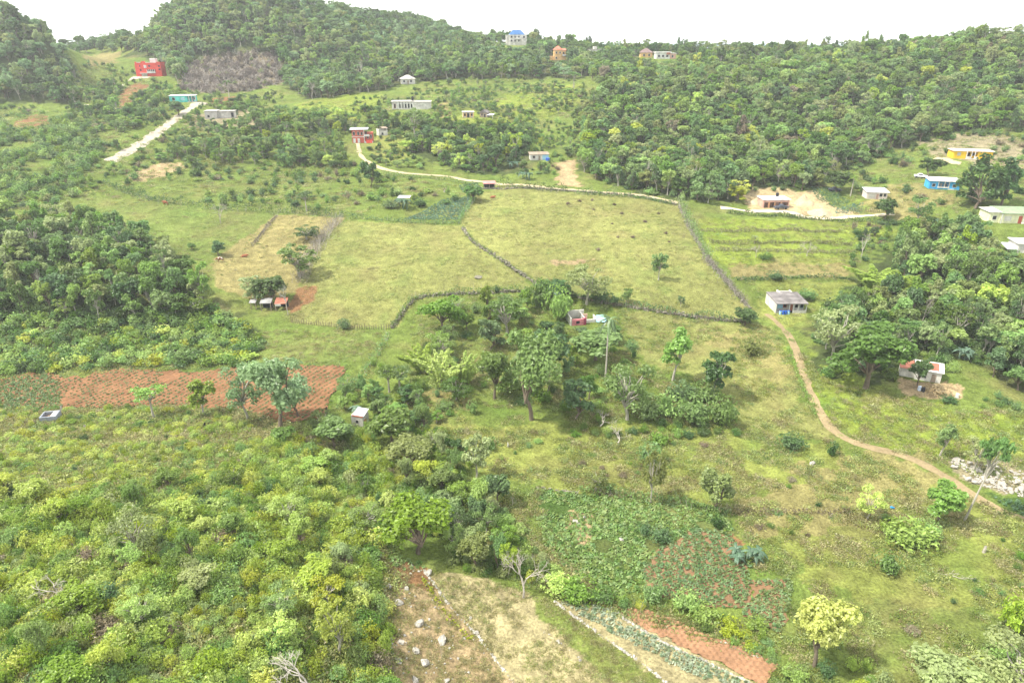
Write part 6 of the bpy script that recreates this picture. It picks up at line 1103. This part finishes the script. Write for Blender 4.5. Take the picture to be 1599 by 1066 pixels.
for i, s in enumerate(SITES):
    kind, x, y, z, W_, Hh, pal, area = s
    if i in PICK_T:
        st = random.choice(STY[kind]); sz = SIZE(W_, 4.6 if kind == 'tree' else 3.8, 6.4 if kind == 'tree' else 4.9); shp = {'dome': 'round-crowned', 'fine': 'leafy', 'fineairy': 'thin-crowned', 'tall': 'long-trunked', 'airy': 'open-crowned', 'column': 'low-branched'}[st]
        place_tree(st, x, y, z - .1, W_, Hh, pal, f'{sz} {PALWORD[pal]} {shp} tree {area}', 'tree', f'{sz} {PALWORD[pal]} {shp} trees {area}')
    elif i in PICK_B:
        sz = SIZE(W_, 2.5, 3.5); place_bush(x, y, z - .08, W_, Hh, pal, f'{sz} {PALWORD[pal]} bush {area}', f'{sz} {PALWORD[pal]} bushes {area}', fine=kind == 'nearbush')
    elif kind in ('tree', 'neartree'): MASS_T.append(s)
    else: MASS_B.append(s)

# masses: one object each, plants set on its points
def proto_collection(name, items):
    c = bpy.data.collections.new(name)
    for k, me_list in enumerate(items):
        if len(me_list) == 1: me = me_list[0]
        else:
            bm = bmesh.new(); bm.from_mesh(me_list[0]); n0 = len(bm.faces); bm.from_mesh(me_list[1]); me = bpy.data.meshes.new(f'{name}_{k}'); bm.faces.ensure_lookup_table()
            for f in bm.faces[n0:]: f.material_index = 1
            bm.to_mesh(me); bm.free(); me.materials.append(me_list[0].materials[0]); me.materials.append(me_list[1].materials[0])
        o = bpy.data.objects.new(f'{name}_{k:03d}', me); c.objects.link(o)
    return c
def mass(name, label, pts, rot, scl, pid, coll, tint):
    me = bpy.data.meshes.new(name); me.vertices.add(len(pts)); me.vertices.foreach_set('co', np.asarray(pts, np.float32).ravel()); me.update()
    for k, a, ty, f in (('rot', rot, 'FLOAT_VECTOR', 'vector'), ('scl', scl, 'FLOAT_VECTOR', 'vector'), ('pid', pid, 'INT', 'value')):
        at_ = me.attributes.new(k, ty, 'POINT'); at_.data.foreach_set(f, np.asarray(a, np.int32 if ty == 'INT' else np.float32).ravel())
    at_ = me.attributes.new('tint', 'FLOAT_COLOR', 'POINT'); at_.data.foreach_set('color', np.concatenate([np.asarray(tint, np.float32), np.ones((len(pts), 1), np.float32)], 1).ravel())
    o = mesh_obj(name, me); ng = bpy.data.node_groups.new(name, 'GeometryNodeTree'); ng.interface.new_socket('Geometry', in_out='INPUT', socket_type='NodeSocketGeometry'); ng.interface.new_socket('Geometry', in_out='OUTPUT', socket_type='NodeSocketGeometry')
    gi = ng.nodes.new('NodeGroupInput'); go_ = ng.nodes.new('NodeGroupOutput'); ci = ng.nodes.new('GeometryNodeCollectionInfo'); ci.inputs['Collection'].default_value = coll; ci.inputs['Separate Children'].default_value = True; ci.inputs['Reset Children'].default_value = True
    ip = ng.nodes.new('GeometryNodeInstanceOnPoints'); ip.inputs['Pick Instance'].default_value = True
    def attr(nm, ty):
        a = ng.nodes.new('GeometryNodeInputNamedAttribute'); a.data_type = ty; a.inputs['Name'].default_value = nm; return a.outputs['Attribute']
    ng.links.new(gi.outputs[0], ip.inputs['Points']); ng.links.new(ci.outputs[0], ip.inputs['Instance']); ng.links.new(attr('pid', 'INT'), ip.inputs['Instance Index']); ng.links.new(attr('rot', 'FLOAT_VECTOR'), ip.inputs['Rotation']); ng.links.new(attr('scl', 'FLOAT_VECTOR'), ip.inputs['Scale']); ng.links.new(ip.outputs[0], go_.inputs[0])
    md = o.modifiers.new('plants', 'NODES'); md.node_group = ng
    return tag(o, label, None, None, 'stuff')
PK = list(PAL)
titems = []; tindex = {}
for st in ('dome', 'tall', 'airy', 'column'):
    for k, mm in enumerate(TREES[st][:3]): tindex[(st, k)] = len(titems); titems.append(list(mm))
TC = proto_collection('forest_trees', titems)
r = np.random.default_rng(77); pts, rot, scl, pid, tnt = [], [], [], [], []
for kind, x, y, z, W_, Hh, pal, area in MASS_T:
    st = ['dome', 'dome', 'tall', 'airy', 'column'][r.integers(5)]; k = r.integers(len(TREES[st][:3])); pid.append(tindex[(st, k)]); pts.append((x, y, z - .1)); rot.append((0, 0, r.random() * 6.28)); scl.append((W_ / 7, W_ / 7, Hh / 8)); tnt.append(PAL[pal])
mass('forest', 'mixed green woodland covering the far hills', pts, rot, scl, pid, TC, tnt)
BC = proto_collection('bush_kinds', [[me] for me in BUSH + BUSHF])
pts, rot, scl, pid, tnt = [], [], [], [], []
def add_bush(x, y, z, W_, Hh, pal, fine):
    pid.append(len(BUSH) + r.integers(len(BUSHF)) if fine else r.integers(len(BUSH))); pts.append((x, y, z - .06)); rot.append((0, 0, r.random() * 6.28)); scl.append((W_ / 3, W_ / 3, Hh / 2.2)); tnt.append(PAL[pal])
for kind, x, y, z, W_, Hh, pal, area in MASS_B: add_bush(x, y, z, W_, Hh, pal, kind == 'nearbush')
# understorey under the woods so that no bare floor shows
for px, sp, pals in ((A_KNOLL, 2.6, ('dark', 'mid', 'mid', 'light')), ([(1275, 500), (1395, 430), (1405, 378), (1520, 360), (1690, 450), (1690, 615), (1500, 562), (1380, 600), (1290, 588)], 2.6, ('dark', 'mid', 'mid')), ([(905, 268), (940, 130), (1000, 100), (1300, 90), (1599, 62), (1700, 62), (1700, 200), (1440, 224), (1270, 294), (1075, 316), (980, 300)], 4.2, ('dark', 'mid', 'mid', 'light')), ([(660, 205), (830, 215), (835, 258), (690, 262)], 3, ('dark', 'mid', 'light'))):
    pol = outline(px, 20); x0, y0 = pol.min(0); x1, y1 = pol.max(0); gx, gy = np.meshgrid(np.arange(x0, x1, sp), np.arange(y0, y1, sp)); X = gx.ravel() + r.normal(size=gx.size) * sp * .3; Y = gy.ravel() + r.normal(size=gx.size) * sp * .3; ok = inside(X, Y, pol); X, Y = X[ok], Y[ok]; Z = H(X, Y)
    for x, y, z in zip(X, Y, Z):
        if free(x, y, 2.4, 2, z, True): add_bush(x, y, z, 2 + 2 * r.random(), 1.4 + 1.4 * r.random(), pals[r.integers(len(pals))], False)
mass('undergrowth', 'mixed bushes and undergrowth between the larger plants', pts, rot, scl, pid, BC, tnt)

# grass and weeds
def tuft(seed, n=46, wide=.62, tall=.45, leaf=.085):
    q = np.random.default_rng(seed); C = np.stack([q.normal(size=n) * wide * .5, q.normal(size=n) * wide * .5, q.random(n) * tall * .8 + .02], 1); V, F_, a = leaf_quads(C, q.normal(size=(n, 3)) + np.array([0, 0, .8]), leaf * (.7 + .7 * q.random(n)), q, 2.4); return Acc().add(V, F_, a).mesh('tuft', ML)
TUFT = [tuft(s) for s in (401, 402)] + [tuft(s, 50, .85, .28, .1) for s in (403, 404)]
GP = [(.25, .31, .07), (.32, .36, .085), (.19, .27, .06), (.33, .31, .12), (.27, .25, .1)]
GC_ = proto_collection('grass_tufts', [[me] for me in TUFT])
pts, rot, scl, pid, tnt = [], [], [], [], []
def grass(px, sp, wts, s0, s1, seed, cover=None, world=None):
    q = np.random.default_rng(seed); pol = outline(px, 20); x0, y0 = pol.min(0); x1, y1 = pol.max(0); n = int((x1 - x0) * (y1 - y0) / sp ** 2); X = x0 + q.random(n) * (x1 - x0); Y = y0 + q.random(n) * (y1 - y0); ok = inside(X, Y, pol)
    if cover: ok &= vnoise(X, Y, cover[0], seed) > cover[1]
    for P, hw_ in ROADS:
        if ok.any():
            B = P[::4]; d = np.full(len(X), 9e9); idx = np.nonzero(ok)[0]
            for j in range(0, len(idx), 20000): jj = idx[j:j + 20000]; d[jj] = ((X[jj, None] - B[None, :, 0]) ** 2 + (Y[jj, None] - B[None, :, 1]) ** 2).min(1)
            ok &= d > (hw_ * .72) ** 2
    for X0, Y0, Z0, r0 in PADS: ok &= np.hypot(X - X0, Y - Y0) > r0 * .75
    X, Y = X[ok], Y[ok]; Z = H(X, Y); m = len(X); w_ = np.array(wts, float) / sum(wts)
    patch = vnoise(X, Y, 5, seed + 3); c = q.choice(5, m, p=w_); c = np.where((patch > .62) & (q.random(m) < .7), 3, c) if wts[3] else c
    pid.extend(q.integers(0, 4, m).tolist()); tnt.extend((np.array(GP)[c] * (.8 + .4 * q.random((m, 1)))).tolist()); pts.extend(np.stack([X, Y, Z - .02], 1).tolist()); rot.extend(np.stack([np.zeros(m), np.zeros(m), q.random(m) * 6.28], 1).tolist()); s_ = s0 + (s1 - s0) * q.random(m) ** 2; scl.extend(np.stack([s_, s_, s_ * (.7 + .5 * q.random(m))], 1).tolist())
grass([(-60, 636), (100, 640), (270, 633), (385, 642), (460, 665), (560, 680), (620, 900), (616, 1110), (-60, 1110)], .62, (3, 4, 2, 1, .6), .7, 2.0, 1)
grass([(640, 670), (1150, 668), (1300, 690), (1500, 770), (1650, 830), (1650, 1100), (1240, 1040), (1190, 900), (1150, 800), (850, 765), (720, 720)], .62, (3, 3, 2, .8, .6), .6, 1.6, 2, (3, .42))
grass([(640, 500), (740, 462), (840, 462), (970, 482), (1140, 505), (1215, 515), (1300, 690), (1150, 668), (640, 660)], .85, (3, 4, 2, .8, .4), .6, 1.6, 3, (4, .42))
grass([(1225, 515), (1290, 595), (1500, 640), (1650, 640), (1650, 790), (1480, 730), (1310, 680)], .8, (4, 4, 2, .8, .8), .6, 1.6, 4, (3, .25))
grass([(700, 760), (850, 765), (850, 850), (960, 930), (1240, 1000), (1190, 1030), (860, 930), (790, 900)], .6, (3, 3, 3, 1, 1), .6, 1.6, 5)
grass([(540, 345), (720, 352), (835, 447), (800, 457), (650, 468), (620, 510), (455, 503), (510, 365)], 1.1, (3, 4, 2, .6, .3), .35, .8, 6, (3, .5))
grass([(745, 300), (1055, 320), (1110, 420), (1168, 480), (960, 475), (840, 440), (722, 352)], 1.15, (3, 4, 2, .8, .4), .35, .9, 7, (3, .48))
grass([(110, 302), (430, 333), (540, 342), (480, 440), (340, 450), (240, 370)], 1.5, (3, 3, 2, 2, 1), .4, 1, 8, (3, .45))
grass([(1085, 340), (1390, 348), (1330, 440), (1290, 470), (1230, 512), (1150, 436)], 1.2, (4, 4, 2, .6, .6), .5, 1.4, 9, (3, .35))
grass([(-60, 170), (300, 180), (560, 265), (720, 290), (560, 338), (240, 315), (-60, 340)], 2.0, (4, 3, 3, .6, .6), .9, 2.4, 10, (5, .3))
grass([(400, 515), (610, 515), (560, 640), (520, 650), (545, 570), (400, 565)], .9, (3, 4, 2, 1, .4), .5, 1.3, 11, (3, .3))
grass([(665, 890), (760, 905), (865, 940), (1040, 1066), (1060, 1095), (815, 1095)], .38, (1.3, 2.2, .3, 4, 1.4), .25, .8, 12, (2.2, .34))
grass([(590, 870), (660, 890), (742, 988), (812, 1090), (616, 1100), (606, 960)], .3, (.4, 1.4, .1, 4.2, 2.4), .2, .75, 13, (1.4, .32))
grass([(1210, 1040), (1260, 1038), (1310, 1066), (1310, 1095), (1190, 1095)], .4, (3, 3, 3, 0, 0), .5, 1.2, 14)
grass([(1300, 230), (1600, 210), (1650, 330), (1540, 350), (1330, 335)], 1.5, (3, 3, 2, 2, 1), .7, 1.8, 15, (4, .4))
grass([(460, 165), (690, 150), (910, 125), (905, 180), (830, 205), (680, 200), (560, 215)], 2.2, (4, 4, 3, .4, .4), .9, 2.4, 16, (5, .35))
grass([(-60, 500), (420, 520), (380, 575), (0, 590), (-60, 600)], .9, (4, 4, 3, .5, .3), .7, 1.8, 17)
grass([(115, 165), (110, 110), (150, 95), (200, 120), (240, 128), (300, 170), (200, 190)], 2.2, (4, 4, 3, .6, .4), 1, 2.6, 18, (5, .3))
mass('grass', 'grass and low weeds growing over the open ground', pts, rot, scl, pid, GC_, tnt)

# crops
def crop_mesh(seed, n=16, wd=.34, leaf=.2, up=.6):
    q = np.random.default_rng(seed); d = rand_dirs(n, q); d[:, 2] = np.abs(d[:, 2]) * .7; C = d * wd * (.5 + .5 * q.random((n, 1))) + np.array([0, 0, .1]); V, F_, a = leaf_quads(C, d * .5 + np.array([0, 0, up]) + q.normal(size=(n, 3)) * .3, leaf * (.7 + .6 * q.random(n)), q, 1.4); return Acc().add(V, F_, a).mesh('crop_plant', ML)
CROP = [crop_mesh(s) for s in (501, 502, 503)]
def crops(name, label, pol, along, pitch, step, cs, s0, s1, keep, seed, cover=None, lift=.15):
    q = np.random.default_rng(seed); pol = pol if isinstance(pol, np.ndarray) else outline(pol); x0, y0 = pol.min(0); x1, y1 = pol.max(0); c = (pol.min(0) + pol.max(0)) / 2; L = np.hypot(x1 - x0, y1 - y0)
    a, b_ = np.meshgrid(np.arange(-L, L, step), np.arange(-L, L, pitch)); a = a.ravel() + q.normal(size=a.size) * step * .25; b_ = b_.ravel() + q.normal(size=b_.size) * pitch * .1; ca, sa = math.cos(along), math.sin(along); X = c[0] + a * ca - b_ * sa; Y = c[1] + a * sa + b_ * ca; ok = inside(X, Y, pol) & (q.random(len(X)) < keep)
    if cover: ok &= vnoise(X, Y, cover[0], seed) > cover[1]
    X, Y = X[ok], Y[ok]; m = len(X); s_ = s0 + (s1 - s0) * q.random(m); coll = proto_collection(name, [[me] for me in CROP])
    return mass(name, label, np.stack([X, Y, H(X, Y) + lift], 1), np.stack([np.zeros(m), np.zeros(m), q.random(m) * 6.28], 1), np.stack([s_, s_, s_], 1), q.integers(0, 3, m), coll, np.array(cs)[q.integers(0, len(cs), m)] * 1.5)
crops('cabbage_crop', 'blue-green cabbages in the plot between two white stone lines', [(868, 935), (955, 950), (1035, 1003), (1120, 1042), (1190, 1075), (1150, 1075), (1060, 1045), (1000, 1010), (930, 975)], R(-30), .55, .45, [(.20, .25, .16), (.26, .30, .20), (.15, .21, .11)], .6, 1.05, .95, 31, (3.2, .2), .03)
crops('seedling_crop', 'sparse green seedlings on the red field', pol_red, R(62), 1.15, .55, [(.10, .17, .05), (.14, .19, .06)], .4, .9, .8, 32, (5, .25))
crops('leafy_crop', 'dense green crop on the left end of the red field', [(-60, 604), (0, 596), (70, 582), (92, 600), (98, 640), (-60, 640)], R(62), .8, .5, [(.09, .16, .045), (.12, .19, .05)], .7, 1.2, .85, 33)
crops('vegetable_crop', 'low green vegetables on the red patch near the banana plants', pol_mix, R(25), .55, .42, [(.10, .18, .06), (.13, .2, .06)], .55, 1.05, .97, 34, (2.2, .2))
crops('vegetable_crop', 'low green vegetables on the smaller red patch', pol_mix2, R(25), .55, .42, [(.11, .19, .06), (.14, .2, .06)], .55, 1.05, .97, 35, (2.2, .2))
crops('ground_crop', 'dense creeping green crop covering the middle plot', [(840, 764), (1000, 779), (1130, 792), (1145, 830), (1080, 826), (1040, 850), (1000, 885), (1015, 925), (960, 930), (900, 905), (850, 850)], R(15), .6, .55, [(.12, .2, .045), (.15, .24, .05), (.17, .24, .06)], .7, 1.3, .95, 36, (4, .22), .0)
crops('blue_green_crop', 'blue-green vegetable plot in the garden beside the right pasture', [(630, 342), (660, 330), (690, 312), (735, 306), (738, 318), (715, 345)], R(50), .8, .6, [(.075, .16, .10), (.09, .17, .11)], .7, 1.2, .95, 37, None, .0)
crops('blue_green_crop', 'blue-green vegetable plot left of the white cottage', [(1305, 325), (1330, 318), (1348, 318), (1345, 333), (1305, 334)], R(30), .9, .7, [(.08, .17, .12), (.10, .19, .13)], .7, 1.2, .95, 38, None, .0)
crops('blue_green_crop', 'green vegetable plot beside the pasture shed', [(715, 290), (745, 284), (750, 292), (725, 302)], R(30), .9, .7, [(.08, .17, .08), (.10, .19, .09)], .7, 1.2, .95, 39, None, .0)
crops('blue_green_crop', 'green vegetable plot behind the marl heaps', [(1265, 292), (1295, 292), (1330, 315), (1300, 325), (1275, 310)], R(30), .9, .7, [(.07, .15, .06), (.09, .17, .07)], .7, 1.2, .9, 40, None, .0)
crops('valley_crop', 'green vegetables at the right end of the footpath', [(1545, 775), (1650, 790), (1650, 830), (1599, 806)], R(30), .8, .6, [(.07, .15, .06), (.09, .17, .07)], .7, 1.3, .95, 41, None, .0)
crops('creeper', 'bright green creepers on the head of the boulder field', [(595, 862), (640, 868), (665, 885), (640, 893), (600, 875)], R(30), .8, .6, [(.12, .2, .04)], .8, 1.5, .8, 42, None, .0)
# brush left on the cleared hillside
DC = proto_collection('cut_brush', [[make_bare(s, .9, 3, MDEAD, 5.0, .8)] for s in (601, 602, 603)] + [[BUSH[4]], [BUSH[5]], [BUSH[0]]])
pol = outline([(283, 105), (330, 90), (400, 80), (440, 95), (445, 130), (390, 142), (330, 147), (285, 140)]); n = 2200; X = pol[:, 0].min() + r.random(n) * np.ptp(pol[:, 0]); Y = pol[:, 1].min() + r.random(n) * np.ptp(pol[:, 1]); ok = inside(X, Y, pol); X, Y = X[ok], Y[ok]; m = len(X); s_ = .5 + .7 * r.random(m)
pw = r.choice(6, m, p=[.22, .2, .2, .17, .17, .04]); ti = np.where(pw < 3, 1.0, 0)
mass('cut_brush', 'grey cut brush lying over the cleared hillside', np.stack([X, Y, H(X, Y) + .1], 1), np.stack([ti * r.normal(size=m) * 1.1, ti * r.normal(size=m) * 1.1, r.random(m) * 6.28], 1), np.stack([s_, s_, s_], 1), pw, DC, np.array([(.2, .165, .13)] * 3 + [(.2, .165, .13), (.16, .13, .1), PAL['grey']])[pw])

# ------------------------------------------------------------------ the air over the valley
ms = bpy.data.materials.new('air'); ms.use_nodes = True; t = ms.node_tree; t.nodes.clear(); out = t.nodes.new('ShaderNodeOutputMaterial'); pv = t.nodes.new('ShaderNodeVolumePrincipled')
pv.inputs['Color'].default_value = (.93, .96, 1, 1); pv.inputs['Density'].default_value = .00023; pv.inputs['Anisotropy'].default_value = .2; t.links.new(pv.outputs[0], out.inputs['Volume'])
zb = float(GZ.min()) - 1.0; zt = max(float(GZ.max()), ZC) + 40
hz_ = MB().box(-1240, 1240, -45, 955, zb, zt).build('haze', ms); tag(hz_, 'thin pale haze in the valley air', None, None, 'stuff')
